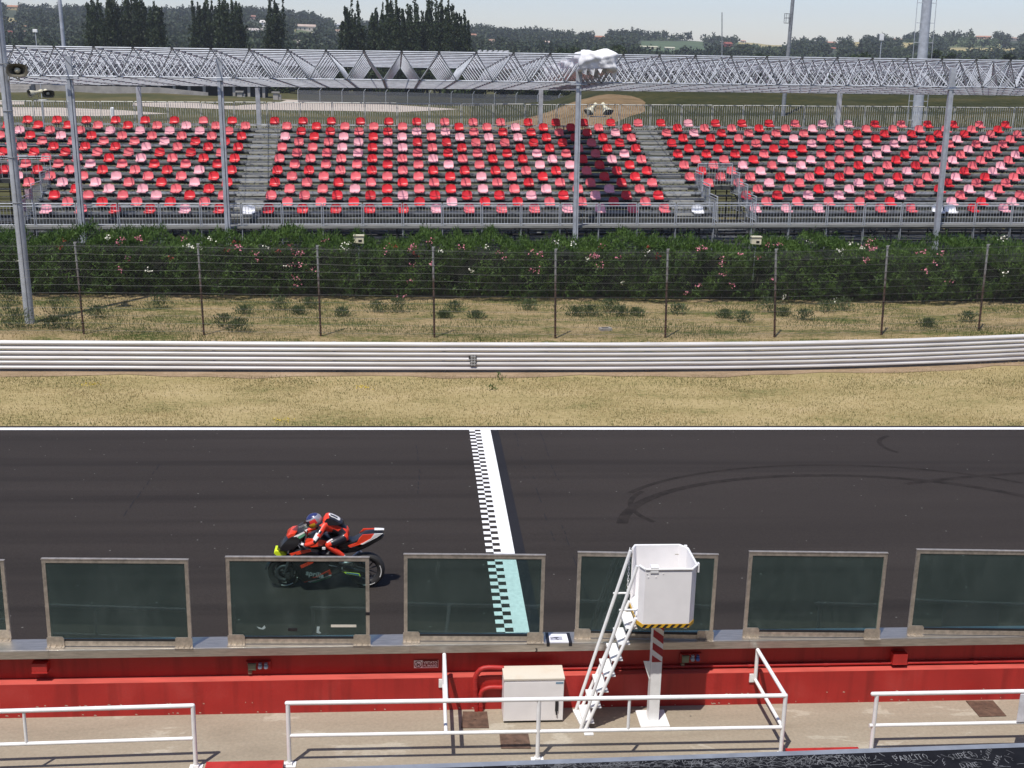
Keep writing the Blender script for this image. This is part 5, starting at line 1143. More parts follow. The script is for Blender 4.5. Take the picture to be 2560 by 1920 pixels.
for (u, lab) in ((370+1390/5.53,'white plastic seat at the foot of the left aisle'),(1460+1575/5.53,'white plastic seat beside the right entry railing'),(2160+1030/5.53,'white plastic seat half hidden by the rightmost roof column'),(2160+1205/5.53,'white plastic seat just right of the rightmost roof column')):
    o = bpy.data.objects.new('white_seat', SEATW); COL.objects.link(o); o.matrix_world = SM @ Matrix.Translation((sly(u,517,-.1).x,-.12,-.03)); o.scale = (1.15,1,1); tag(o, lab, 'seat', 'white seats in the front row')

# ------------------------------------------------------------------ space-frame roof
BE = -.045; ZR = 5.615; YRf = -2.0; MX = 1.554; X00 = -3.015; HT = 1.12; NB = 9
dyw, dtl = .007, -.004
ra = Vector((1,dyw,dtl)).normalized(); rb = Vector((-dyw,1,BE)); rb = (rb-ra*ra.dot(rb)).normalized(); rc = ra.cross(rb); ro = Vector((0,YRf,ZR))
def rp_(i, jj, top): return ro+ra*(X00+(i+(.5 if top else 0))*MX)+rb*((jj-(.5 if top else 0))*MX)+rc*(HT if top else 0)
rf = empty('space_frame_roof', label='bare galvanised space-frame roof standing over the grandstand', cat='roof frame', M=SM)
I0, I1 = -14, 28; TR = .034
mb = MB(); mb.tube(rp_(I0,0,1), rp_(I1,0,1), TR, 7); mb.build('top_chord', GALV, rf)
mb = MB(); mb.tube(rp_(I0,0,0), rp_(I1,0,0), TR, 7); mb.build('bottom_chord', GALV, rf)
for i in range(I0, I1+1):
    for k in (-1,0):
        mb = MB(); mb.tube(rp_(i,0,0), rp_(i+k,0,1), .028, 6); mb.build('diagonal_brace', GALV, rf)
lat = MB()
for jj in range(1, NB+2): lat.tube(rp_(I0,jj,1), rp_(I1,jj,1), TR, 6, cap=False)
for jj in range(1, NB+1): lat.tube(rp_(I0,jj,0), rp_(I1,jj,0), .021, 6, cap=False)
for i in range(I0, I1+1):
    lat.tube(rp_(i,0,0), rp_(i,NB,0), .018, 6, cap=False); lat.tube(rp_(i,0,1), rp_(i,NB+1,1), .028, 6, cap=False)
    for jj in range(NB+1):
        b_ = rp_(i,jj,0); lat.box(b_, (.09,.09,.05), 1); lat.box(rp_(i,jj,1), (.10,.10,.08), 1)
        for (di, dj) in ((-1,0),(0,0),(-1,1),(0,1)):
            if jj == 0 and dj == 0: continue
            lat.tube(b_, rp_(i+di,jj+dj,1), .0215, 5, cap=False)
tag(lat.build('lattice_tubes', [GALV, NODE], rf), kind='stuff')
for x in (-14.36,-8.25,6.88,23.45):
    mb = MB(); top = ro+ra*x+rb*0; mb.span((x-.11,-2.10,-3.0),(x+.02,-1.9,top.z-.12)); mb.span((x+.035,-2.06,-3.0),(x+.11,-1.9,top.z-.12)); mb.span((x-.12,-2.08,top.z-.12),(x+.12,-1.92,top.z+HT*.72)); mb.span((x-.35,-2.12,top.z-.11),(x+.35,-1.88,top.z-.05)); mb.build('front_column', GALV, rf)
for x in (-14.45,-8.3,6.75,23.3,-23.5,39):
    mb = MB(); z1 = (ro+rb*(13.5)).z; mb.span((x-.11,11.4,-3.0),(x+.11,11.6,z1-.04)); mb.build('rear_column', GALV, rf)
# white sheet bundled over the frame
mb = MB(); na, nl = 40, 46; vs = []
def tnoise(a, b_, c): return math.sin(2.1*a+1.3*math.sin(1.7*b_+c))+.7*math.sin(3.9*b_-1.1*a+2*c)+.5*math.sin(6.3*a+4.1*b_+c)
NCAP = 9
for i in range(nl+1):
    s_ = max(0, i-NCAP)/(nl-NCAP); g_ = min(1., (i+.02)/NCAP); y = -2.88+13.2*s_
    for k in range(na):
        t = 2*math.pi*k/na; ct, st = math.cos(t), math.sin(t); sq = (abs(ct)**6+abs(st)**6)**(-1/6)
        px, pz = .80*ct*sq*g_, (.40 if st > 0 else .36)*st*sq*g_
        top_ = max(0, st)*g_**3
        yy_ = y+(.075*tnoise(px*1.9+.4, pz*2.6, 2.)+.018*tnoise(px*5, pz*6, 1.)+.18*g_**5)*(1 if i <= NCAP else .25)
        vs.append((7.62+px+.05*g_**4*tnoise(y*1.3, pz*4, .3), yy_, 6.47+BE*(y+2)+pz+top_*(.09*abs(math.sin(3.6*px+.5))-.02+.03*tnoise(px*2, y*.9, 1.))-(1-(st > 0))*g_**4*.10*abs(tnoise(px*2.4, y, 5.))))
mb.add(vs, [(i*na+k,i*na+(k+1)%na,(i+1)*na+(k+1)%na,(i+1)*na+k) for i in range(nl) for k in range(na)]+[tuple(range(na-1,-1,-1))], 0, True)
for k in range(9):            # torn flaps hanging from the front edge, every other one grey
    x = 6.85+k*.17; L = random.uniform(.15,.45); y0_ = -2.75+random.uniform(-.1,.15)
    mb.prism([(x,y0_,6.2),(x+.24,y0_-.05,6.18),(x+.20+random.uniform(-.05,.05),y0_+random.uniform(-.05,.3),6.16-L),(x+.05,y0_+.1,6.18-L*.7)], (0,.02,0), k % 2)
o = mb.build('bundled_sheet', [mat('white_tarpaulin', (.80,.79,.79), .6, var=.05, scale=2), mat('grey_sheet', (.34,.32,.30), .7, var=.3, scale=5)], None, SM); tag(o, 'white plastic sheet bundled and torn over the roof frame', 'sheet')

# loudspeakers behind the back row
def speaker_pair(ua, ub, v, up, y, label):
    for k, u in enumerate((ua, ub)): horn(ony(u, v, y), -55 if k == 0 else 28, 1.3, label % ('left' if k == 0 else 'right'), 38 if ua > 500 else 12)
    a = ony((ua+ub)/2, v+5, y); mb = MB(); c0 = ony(ua, v+4, y); c1_ = ony(ub, v+4, y); b0 = Vector((c0.x+(c1_.x-c0.x)*up, y+.1, 0))
    mb.tube((c0.x,y+.1,c0.z-.28),(c1_.x,y+.1,c1_.z-.28),.03,6); mb.tube(b0, b0+Vector((0,0,c0.z-.28)), .045, 8)
    tag(mb.build('speaker_stand', GALV), 'thin T-shaped pole carrying the loudspeaker pair behind the %s of the stand' % ('left' if ua < 500 else 'middle'), 'pole')
speaker_pair(82, 119, 233, .55, 68.5, '%s-hand cream horn of the pair behind the left back railing')
speaker_pair(1476, 1517, 275, 1.3, 68.5, '%s-hand cream horn of the pair behind the middle back railing')

# ------------------------------------------------------------------ land behind the stand
def strip(name, px, m, z): return sheet(name, [onz(u, v, 0) for u, v in px], m, z)
def poly3(name, pts, m):
    mb = MB(); mb.add(pts, [tuple(range(len(pts)))]); return tag(mb.build(name, m), kind='structure')
poly3('gravel_path', [(*onz(u,v,.01).xy,.01) for u,v in ((-120,291),(250,290),(420,284),(300,275),(150,269),(-120,266))], SAND)
poly3('gravel_yard', [(*onz(u,v,.02).xy,.02) for u,v in ((330,264),(400,268),(600,274),(860,277),(1000,280),(1150,273),(1000,263),(860,255),(720,249),(600,246),(340,249))], SAND)
poly3('gravel_ramp', [(*onz(u,v,.01).xy,.01) for u,v in ((-200,262),(60,261),(60,250),(-200,250))], SAND)
def heightmesh(name, xs, ys, fn, m, kind='structure'):
    X, Y = np.meshgrid(xs, ys); Z = fn(X, Y); V = np.stack([X,Y,Z],-1).reshape(-1,3); nx, ny = len(xs), len(ys)
    Fc = np.array([(j*nx+i, j*nx+i+1, (j+1)*nx+i+1, (j+1)*nx+i) for j in range(ny-1) for i in range(nx-1)]); return tag(npmesh(name, V, Fc, m, smooth=True), kind=kind)
def sm_(t): t = np.clip(t,0,1); return t*t*(3-2*t)
def bankz(X, Y): return -.05+(6.7+.35*np.sin(X*.06)+.25*np.sin(X*.17+1))*sm_((X-8)/28)*sm_((Y-118-4*np.sin(X*.05))/58)*(1-.75*sm_((Y-195)/50))+.12*np.sin(X*.4+Y*.23)*sm_((X-8)/20)
heightmesh('grass_bank', np.linspace(5,190,110), np.linspace(112,262,50), bankz, BANKG)
def moundz(X, Y): 
    r2 = ((X-29.5)/17.5)**2+((Y-166)/18)**2; return -.1+(5.9+.5*np.sin(X*.35)+.4*np.sin(X*.21+Y*.3))*np.exp(-r2*1.35)+.10*np.sin(X*1.1+Y*.7)*np.exp(-r2)-.15
heightmesh('earth_mound', np.linspace(-5,66,100), np.linspace(128,210,60), moundz, MOUND)
heightmesh('left_bank', np.linspace(-190,-20,70), np.linspace(238,276,20), lambda X,Y: -.1+.9*sm_((Y-240)/25)*(1-sm_((X+50)/30))+.15*np.sin(X*.3), FARGRASS)
# low concrete wall and the dark open shed behind it
def fromto(u0, u1, v, y): return ony(u0, v, y), ony(u1, v, y)
a, b_ = ony(90,232,277), ony(520,232,277); mb = MB(); n = 24
prof = [max(.3, 2.9-1.2*max(0,(i-17)/7)) for i in range(n+1)]
for i in range(n):
    x0 = a.x+(b_.x-a.x)*i/n; x1 = a.x+(b_.x-a.x)*(i+1)/n; mb.prism([(x0,277,0),(x1,277,0),(x1,277,prof[i+1]*.75),(x0,277,prof[i]*.75)], (0,.4,0))
tag(mb.build('concrete_wall', FARCON), 'low grey concrete wall in front of the dark shed', 'wall')
sh = empty('open_shed', (-85,290,0), 'long dark open shed with pale pillars far behind the stand', 'shed')
def spart(mb, n_, m): o = mb.build(n_, m); o.parent = sh; o.matrix_parent_inverse = sh.matrix_basis.inverted(); return o
xa, xb = ony(60,215,290).x, ony(660,215,290).x
mb = MB(); mb.span((xa,297,0),(xb,297.3,4.2)); spart(mb, 'rear_wall', DARKSH)
mb = MB(); mb.span((xa-1,288,3.6),(xb+1,298,4.3)); spart(mb, 'roof', DARKSH)
for k in range(17): mb = MB(); x = xa+(xb-xa)*k/16; mb.span((x-.3,289,0),(x+.3,289.5,3.6)); spart(mb, 'pillar', FARCON)
mb = MB(); x0, x1 = ony(2,220,268).x, ony(72,220,268).x
for k in range(5): mb.span((x0-8,266+1.2*k,0),(x1,267.2+1.2*k,.9+.6*k))
tag(mb.build('concrete_terrace', FARCON), 'stepped grey concrete terrace at the far left', 'terrace')
x0, x1 = ony(135,213,284).x, ony(162,213,284).x; mb = MB(); mb.span((x0,283,0),(x1,285.5,2.7)); 
for k in range(9): mb.span((x0+(x1-x0)*k/9,282.9,.2),(x0+(x1-x0)*(k+.4)/9,282.99,2.5))
tag(mb.build('shipping_container', mat('container_blue',(.035,.10,.26),.5)), 'blue container beside the dark shed', 'container')
for (u, w_, lab) in ((600,8,'pale concrete block pillar at the end of the low concrete wall'),(690,10,'pale concrete block at the left end of the far mesh fence')):
    p = ony(u, 236, 272); mb = MB(); mb.span((p.x-.6,271.5,0),(p.x+.5,272.5,1.6)); mb.span((p.x-.9,271.3,1.6),(p.x+.8,272.7,1.9)); mb.span((p.x+.6,271.6,0),(p.x+1.1,272.4,1.3)); tag(mb.build('concrete_block', FARCON), lab, 'concrete block')
p = onz(282,297); mb = MB(); mb.tube(p, p+Vector((0,0,1.5)), .28, 10); mb.lathe(p+Vector((0,0,1.5)),(0,0,1),[(.28,0),(.2,.12),(0,.15)],10); tag(mb.build('marker_post', WHITE), 'squat white marker post behind the left back railing', 'post')
# far mesh fence with cranked tops
ff = empty('far_fence', (30,262,0), 'dark mesh fence with cranked posts behind the gravel yard', 'fence')
def ffp(mb, n_, m): o = mb.build(n_, m); o.parent = ff; o.matrix_parent_inverse = ff.matrix_basis.inverted(); return o
xs_ = np.arange(ony(745,250,262).x, ony(1500,250,262).x, 4.6)
for x in xs_:
    mb = MB(); mb.path([(x,262,0),(x,262,2.6),(x+.35,262,3.1)], .055, 5); ffp(mb, 'post', GALV)
def meshmat():
    m, nt, b, out = newmat('fine_mesh'); b.inputs['Base Color'].default_value = (.09,.095,.10,1); tr = nt.nodes.new('ShaderNodeBsdfTransparent'); mx = nt.nodes.new('ShaderNodeMixShader'); mx.inputs[0].default_value = .55
    nt.links.new(tr.outputs[0], mx.inputs[1]); nt.links.new(b.outputs[0], mx.inputs[2]); nt.links.new(mx.outputs[0], out.inputs[0]); return m
mb = MB(); mb.span((xs_[0],262.05,.05),(xs_[-1],262.07,2.6)); ffp(mb, 'mesh_panel', meshmat())

# hills
SKY = [(-700,5),(0,8),(45,3),(75,12),(115,14),(150,15),(165,19),(185,9),(230,11),(300,14),(415,18),(435,20),(470,16),(490,20),(560,18),(620,14),(650,16),(665,23),(710,24),(745,22),(760,30),(780,33),(800,36),(815,44),(820,53),(850,50),(950,52),(1080,56),(1170,62),(1200,61),(1230,64),(1255,70),(1285,72),(1325,71),(1370,77),(1420,78),(1455,80),(1490,84),(1540,75),(1600,77),(1640,77),(1660,83),(1700,81),(1750,88),(1830,89),(1870,84),(1900,97),(1930,95),(1990,97),(2040,92),(2060,96),(2100,95),(2140,86),(2190,85),(2250,88),(2300,76),(2350,84),(2420,78),(2500,81),(2560,85),(3300,85)]
YA, YB = 420., 1400.
_aa, _zz = [], []
for (u, v) in SKY:
    d = ray(u, v+16); _aa.append(d.x/d.y); _zz.append(CAM.z+d.z/d.y*YB)
_aa, _zz = np.array(_aa), np.array(_zz)
_ag = np.linspace(_aa[0], _aa[-1], 600); _zg = np.interp(_ag, _aa, _zz); _zg = np.convolve(np.pad(_zg,6,'edge'), np.ones(13)/13, 'valid')
def hillz(x, y):
    a = np.asarray(x)/np.asarray(y); z = np.interp(a, _ag, _zg); t = np.clip((y-YA)/(YB-YA),0,1)
    g_ = t**1.15; back = 1-.5*sm_((y-YB)/700)
    return -.4+z*g_*back+3.2*t*(1-t)*4*(np.sin(x*.012+1)*np.sin(y*.011)+.5*np.sin(x*.031+y*.017))*.8
FIELDS = [(1600,1755,102,131,1),(1750,1842,116,127,1),(1842,1972,97,112,2),(1895,1962,111,119,2),(2128,2152,104,119,2),(8,50,44,55,2),(2362,2402,104,116,2),(2370,2545,119,128,2),(2250,2292,106,119,2),(2310,2500,92,118,3),(1340,1380,108,118,3),(735,800,62,82,3)]
def projn(P):
    c = (P-np.array(CAM)) @ np.array(CAMROT); return 1280+F*c[:,0]/-c[:,2], 960-F*c[:,1]/-c[:,2]
aG = np.linspace(-.62,.52,330); yG = np.concatenate([np.linspace(YA,YB,110), np.linspace(YB+40,2300,14)])
A_, Y_ = np.meshgrid(aG, yG); X_ = A_*Y_; Z_ = hillz(X_, Y_); V = np.stack([X_,Y_,Z_],-1).reshape(-1,3); uu, vv = projn(V)
def fieldof(u, v):
    f_ = np.zeros(len(u))
    for (u0,u1,v0,v1,k) in FIELDS:
        ins = (u > u0)&(u < u1)&(v > v0+.15*(u-u0)*.05)&(v < v1); f_[ins] = k
    return f_
nx = len(aG); Fc = np.array([(j*nx+i, j*nx+i+1, (j+1)*nx+i+1, (j+1)*nx+i) for j in range(len(yG)-1) for i in range(nx-1)])
def hillmat():
    m, nt, b, out = newmat('hill_ground'); at = N(nt, 'ShaderNodeAttribute', attribute_name='fld'); tc = nt.nodes.new('ShaderNodeTexCoord')
    nz = N(nt, 'ShaderNodeTexNoise', Scale=.03, Detail=6.); nt.links.new(tc.outputs['Object'], nz.inputs['Vector'])
    ml = N(nt, 'ShaderNodeMath', operation='DIVIDE'); ml.inputs[1].default_value = 3.; nt.links.new(at.outputs['Fac'], ml.inputs[0])
    rp = ramp(nt, [(0,(.032,.042,.018)),(.18,(.032,.042,.018)),(.26,(.062,.095,.040)),(.5,(.062,.095,.040)),(.58,(.30,.25,.115)),(.8,(.30,.25,.115)),(.9,(.085,.11,.040))]); nt.links.new(ml.outputs[0], rp.inputs[0])
    r2 = ramp(nt, [(.3,(.7,.75,.7)),(.7,(1.25,1.2,1.1))]); nt.links.new(nz.outputs[0], r2.inputs[0])
    mx = nt.nodes.new('ShaderNodeMix'); mx.data_type = 'RGBA'; mx.blend_type = 'MULTIPLY'; mx.inputs[0].default_value = 1; nt.links.new(rp.outputs[0], mx.inputs[6]); nt.links.new(r2.outputs[0], mx.inputs[7])
    nt.links.new(mx.outputs[2], b.inputs['Base Color']); b.inputs['Roughness'].default_value = .95; return m
tag(npmesh('hills', V, Fc, hillmat(), smooth=True, attr=fieldof(uu, vv)), kind='structure')
# woodland on the hills: one far mass of trees
nt_ = 9000
a_ = RNG.uniform(-.56,.58,nt_); t_ = RNG.uniform(0,1,nt_)**.85; y_ = YA+15+(YB+25-YA-15)*t_; x_ = a_*y_; z_ = hillz(x_, y_)
u_, v_ = projn(np.stack([x_,y_,z_],1)); fd = fieldof(u_, v_)
ff_ = np.zeros(len(u_), bool)
for (u0,u1,v0,v1,k) in FIELDS:
    if k < 3: ff_ |= (u_ > u0-3)&(u_ < u1+3)&(v_ > v0)&(v_ < v1+15)
keep = (fd == 0)&~ff_|((fd == 3)&(RNG.uniform(0,1,nt_) < .35)); keep &= ~((u_ > 1640)&(y_ < 1330)&(RNG.uniform(0,1,nt_) < .55+.4*pn(x_*.015,y_*.02,1.)))
HOUSES = [(31,23,30,11,(.50,.40,.19),(.36,.17,.09),'yellow house with an orange roof on the far left hilltop'),(34,72,9,13,(.36,.31,.22),None,'narrow tan house on the left hillside'),(64,73,13,8,(.46,.42,.26),(.30,.18,.11),'small cream house on the left hillside'),(21,88,24,10,(.30,.045,.035),(.22,.06,.045),'dark red barn low on the left hillside'),(60,88,13,10,(.38,.27,.20),(.30,.17,.12),'pale brick house beside the red barn'),
 (634,87,42,15,(.66,.64,.60),(.40,.36,.33),'long white terraced house between the poplar groups'),(661,69,20,17,(.62,.60,.55),(.55,.52,.48),'tall white house above the long white terraced house'),(634,48,18,9,(.42,.27,.22),(.30,.15,.11),'pink house under the hilltop trees'),(762,77,52,15,(.55,.50,.42),(.42,.33,.27),'long beige villa on the hill right of the lone poplar'),(738,116,20,15,(.52,.48,.42),(.42,.36,.31),'small beige house just above the roof frame'),(844,87,22,12,(.45,.38,.31),(.33,.24,.18),'square stone house left of the large poplar group'),(847,57,24,8,(.66,.66,.66),(.5,.5,.5),'flat white modern building on the skyline'),(1185,94,11,9,(.46,.31,.22),(.32,.16,.10),'small brick house right of the large poplar group'),
 (1367,114,22,11,(.64,.61,.56),(.42,.33,.28),'white house on the hill left of the bundled sheet'),(1498,95,26,9,(.52,.28,.13),(.38,.17,.09),'orange house on the skyline behind the bundled sheet'),(1613,122,66,6,(.50,.48,.33),(.46,.44,.32),'long low cream building under the green field'),(1675,125,22,6,(.50,.49,.34),(.46,.44,.34),'short low cream building under the green field'),(1228,112,18,13,(.36,.27,.21),(.28,.18,.13),'brown house among trees right of the poplars'),(1433,99,8,7,(.42,.24,.19),(.33,.15,.11),'tiny pink house below the skyline trees'),(1822,118,18,12,(.30,.045,.04),(.24,.07,.05),'red house right of the green field'),(2080,100,24,8,(.50,.33,.22),(.40,.22,.15),'orange house on the skyline left of the lighting tower'),(2085,126,15,7,(.50,.46,.42),(.36,.12,.08),'white cottage with a red roof below the skyline orange house'),(2247,90,24,6,(.48,.30,.21),(.40,.21,.14),'long orange house on the skyline beside the lighting tower'),(2460,91,34,8,(.50,.32,.22),(.40,.21,.14),'wide orange house on the skyline right of the lighting tower'),(2535,100,18,8,(.48,.42,.34),(.38,.27,.20),'beige house at the right end of the skyline'),(1860,103,9,6,(.62,.60,.56),(.40,.25,.2),'tiny white farmhouse beside the dry yellow field')]
for (hu, hv_, hw_, hh, *_r) in HOUSES: keep &= ~((np.abs(u_-hu) < hw_*.62+3)&(v_ > hv_-2)&(v_ < hv_+22))
x_, y_, z_ = x_[keep], y_[keep], z_[keep]; nt_ = len(x_)
hgt = RNG.uniform(5,10,nt_); wid = RNG.uniform(3.0,6.0,nt_); tall = RNG.uniform(0,1,nt_) < .12; hgt[tall] *= 1.25; wid[tall] *= .42
Q = 56; c = RNG.normal(0,1,(nt_,Q,3)); c /= np.linalg.norm(c,axis=2,keepdims=True); c *= RNG.uniform(.35,1,(nt_,Q,1))**.5
lob = 1+.28*np.sin(c[...,0]*5+RNG.uniform(0,6,(nt_,1)))*np.sin(c[...,2]*4+RNG.uniform(0,6,(nt_,1)))
P = np.stack([x_[:,None]+c[...,0]*lob*wid[:,None], y_[:,None]+c[...,1]*lob*wid[:,None], z_[:,None]+hgt[:,None]*(.52+.48*c[...,2]*lob)],-1).reshape(-1,3)
D = np.concatenate([c[...,:2].reshape(-1,2), np.full((nt_*Q,1),.5)],1)
wv, wf = leafquads(P, D, RNG.uniform(1.5,2.7,len(P)), RNG.uniform(1.1,2.0,len(P)), .55)
tag(npmesh('woodland', wv, wf, LEAFW), 'far dark woodland covering the hills', 'woodland', kind='stuff')
nb_ = 9000; ab = RNG.uniform(.10,.60,nb_); yb2 = YA+15+(YB-YA-20)*RNG.uniform(0,1,nb_)**.85; xb_ = ab*yb2; zb_ = hillz(xb_, yb2); u2, v2 = projn(np.stack([xb_,yb2,zb_],1)); fd = fieldof(u2, v2)
kb = ((fd == 0)&~np.any([(u2 > f[0]-3)&(u2 < f[1]+3)&(v2 > f[2])&(v2 < f[3]+5) for f in FIELDS if f[4] < 3],axis=0)&(pn(xb_*.03,yb2*.02,1.)+RNG.normal(0,.3,nb_) > -.25))|((fd == 3)&(RNG.uniform(0,1,nb_) < .5))
for (hu, hv_, hw_, hh, *_r) in HOUSES: kb &= ~((np.abs(u2-hu) < hw_*.6+2)&(v2 > hv_-1)&(v2 < hv_+14))
xb_, yb2, zb_ = xb_[kb], yb2[kb], zb_[kb]; nb_ = len(xb_); hb = RNG.uniform(1.6,4.2,nb_); wb_ = RNG.uniform(1.8,4.5,nb_)
c = RNG.normal(0,1,(nb_,26,3)); c /= np.linalg.norm(c,axis=2,keepdims=True); c *= RNG.uniform(.3,1,(nb_,26,1))**.5
P = np.stack([xb_[:,None]+c[...,0]*wb_[:,None], yb2[:,None]+c[...,1]*wb_[:,None], zb_[:,None]+hb[:,None]*(.5+.5*c[...,2])],-1).reshape(-1,3)
wv, wf = leafquads(P, np.tile([0,0,.6],(len(P),1)), RNG.uniform(1.2,2.2,len(P)), RNG.uniform(.9,1.6,len(P)), .9)
tag(npmesh('hill_scrub', wv, wf, LEAFS), 'pale green scrub on the right-hand hills', 'scrub', kind='stuff')
def hillhit(u, v):
    d = ray(u, v); t = np.linspace(380,1500,2400)/d.y; zz = CAM.z+d.z*t; xx = d.x*t; yy = d.y*t; dz = zz-hillz(xx, yy); k = np.argmax(dz < 0) if (dz < 0).any() else len(t)-260
    return Vector((xx[k], yy[k], float(hillz(xx[k], yy[k]))))
WIN = mat('window_dark', (.03,.035,.04), .3)
for (hu, hv_, hw_, hh, wc, rc_, lab) in HOUSES:
    p = hillhit(hu, hv_); k = p.y/F; w, h = hw_*k, hh*k; d = max(5., w*.5); h = max(h, 2.5)
    e = empty('hillside_house', p-Vector((0,0,1.5)), lab, 'house', 'houses on the hills'); e.rotation_euler = (0,0,R(random.uniform(-18,18)))
    wm = mat('wall_'+lab.split()[0], wc, .8, var=.1, scale=.2); hw2 = (h*.66 if rc_ else h)+1.5
    mb = MB(); mb.span((-w/2,0,0),(w/2,d,hw2)); mb.span((w*.15,-2,0),(w*.45,-.01,hw2*.7)); mb.build('wall', wm, e)
    mb = MB()
    if rc_:
        mb.prism([(-w/2-.6,-.6,hw2),(-w/2-.6,d+.6,hw2),(-w/2-.6,d/2,hw2+h*.36)], (w+1.2,0,0)); mb.build('roof', mat('roof_'+lab.split()[0], rc_, .8, var=.15, scale=.3), e)
    else: mb.span((-w/2-.3,-.3,hw2),(w/2+.3,d+.3,hw2+.4)); mb.build('roof', FARCON, e)
    nw = max(2, int(w/3.2))
    for i in range(nw):
        mb = MB(); x = -w/2+w*(i+.5)/nw; mb.span((x-.5,-.06 if x < w*.15 or x > w*.45 else -2.06,hw2*.5),(x+.5,-.01 if x < w*.15 or x > w*.45 else -2.01,hw2*.5+1.3)); mb.build('window', WIN, e)
# white tent roofs of a depot
dp = empty('depot', (ony(1200,132,430).x,430,0), 'pale grey ridged depot roofs right of the large poplar group', 'depot')
x0, x1 = ony(1196,130,430).x, ony(1278,130,430).x; zb = ony(1200,136,430).z; zt2 = ony(1200,124,430).z
def dpp(mb, n_, m): o = mb.build(n_, m); o.parent = dp; o.matrix_parent_inverse = dp.matrix_basis.inverted(); return o
mb = MB(); mb.span((x0,431,0),(x1,450,zb)); dpp(mb, 'wall', FARCON)
for k in range(6):
    xa, xb = x0+(x1-x0)*k/6, x0+(x1-x0)*(k+1)/6; mb = MB(); mb.prism([(xa,430,zb),(xb,430,zb),((xa+xb)/2,430,zt2)], (0,21,0)); dpp(mb, 'roof', mat('tent_grey',(.42,.42,.42),.7,var=.2,scale=.5))

# poplars and nearer trees
def poplar(u, vt, hw, label, dense=1.0):
    yb_ = random.uniform(325,350); p = ony(u, 238, yb_); H = ony(u, vt, yb_).z; w = hw*yb_/F
    e = empty('poplar_tree', (p.x, yb_, 0), label, 'tree', 'poplars behind the stand')
    w *= 1.3; ns = random.randint(12,16); Ps = []
    for k in range(ns):
        ox, oy = RNG.uniform(-.75,.75)*w, RNG.normal(0,w*.45); top = H*(1-.10*abs(ox)/w-random.choice([random.uniform(0,.10),random.uniform(.05,.34)])); top = H if k == 0 else top; bot = H*random.uniform(.05,.45)
        n = int(430*dense); t = RNG.uniform(0,1,n)**1.1; rad = w*random.uniform(.24,.38)*np.sin(np.pi*np.clip(t*.74+.17,0,1))**.45*(1-.34*t)
        an = RNG.uniform(0,6.28,n); rr = np.sqrt(RNG.uniform(.05,1,n))*rad*(1+.45*np.sin(t*22+k)+.3*np.sin(t*51+2*k))
        Ps.append(np.stack([ox*(1-.12*t)+rr*np.cos(an)+w*.12*np.sin(t*5+k), oy+rr*np.sin(an), bot+(top-bot)*t],1))
    n = int(2400*dense); t = RNG.uniform(0,.68,n); an = RNG.uniform(0,6.28,n); rr = np.sqrt(RNG.uniform(.1,1,n))*w*1.15*np.sin(np.pi*np.clip(t*.85+.16,0,1))**.5*(1+.25*np.sin(an*5+t*17))
    Ps.append(np.stack([rr*np.cos(an), rr*np.sin(an), H*(.05+t)],1))
    P = np.concatenate(Ps); v_, f_ = leafquads(P, np.tile([0,0,1.4],(len(P),1)), RNG.uniform(.45,.9,len(P)), RNG.uniform(.28,.5,len(P)), .7)
    npmesh('crown', v_, f_, LEAFP, parent=e)
    mb = MB(); mb.tube((0,0,-.2),(0,0,H*.7),.42,8,r2=.1)
    for k in range(10): z = H*random.uniform(.12,.5); an = random.uniform(0,6.28); mb.tube((0,0,z),(w*.6*math.cos(an),w*.6*math.sin(an),z+H*.16),.11,5,r2=.03)
    mb.build('trunk', BARK, e)
POP = [(252,-8,20,'leftmost poplar of the first dense group'),(290,-20,20,'second poplar of the first dense group, reaching past the photo'),(330,-16,22,'third poplar of the first dense group'),(368,-22,20,'fourth poplar of the first dense group'),(400,4,16,'short rightmost poplar of the first dense group'),
 (503,2,15,'leftmost poplar of the second group'),(535,-14,18,'second poplar of the second group'),(568,-18,19,'third poplar of the second group'),(600,-2,16,'rightmost poplar of the second group'),(692,-22,20,'lone slender poplar between the second and the large group'),
 (868,16,14,'leftmost low poplar of the large group'),(898,0,15,'second poplar of the large group with a split top'),(936,20,13,'short poplar in the left half of the large group'),(968,-10,17,'tall poplar in the left half of the large group'),(1000,-4,13,'slim poplar near the middle of the large group'),(1030,-12,17,'tall dense poplar in the middle of the large group'),(1068,-14,18,'tallest dense poplar right of the middle of the large group'),(1100,-10,16,'tall poplar in the right half of the large group'),(1132,0,15,'second poplar from the right of the large group'),(1158,24,12,'rightmost short poplar of the large group')]
for a in POP: poplar(*a)
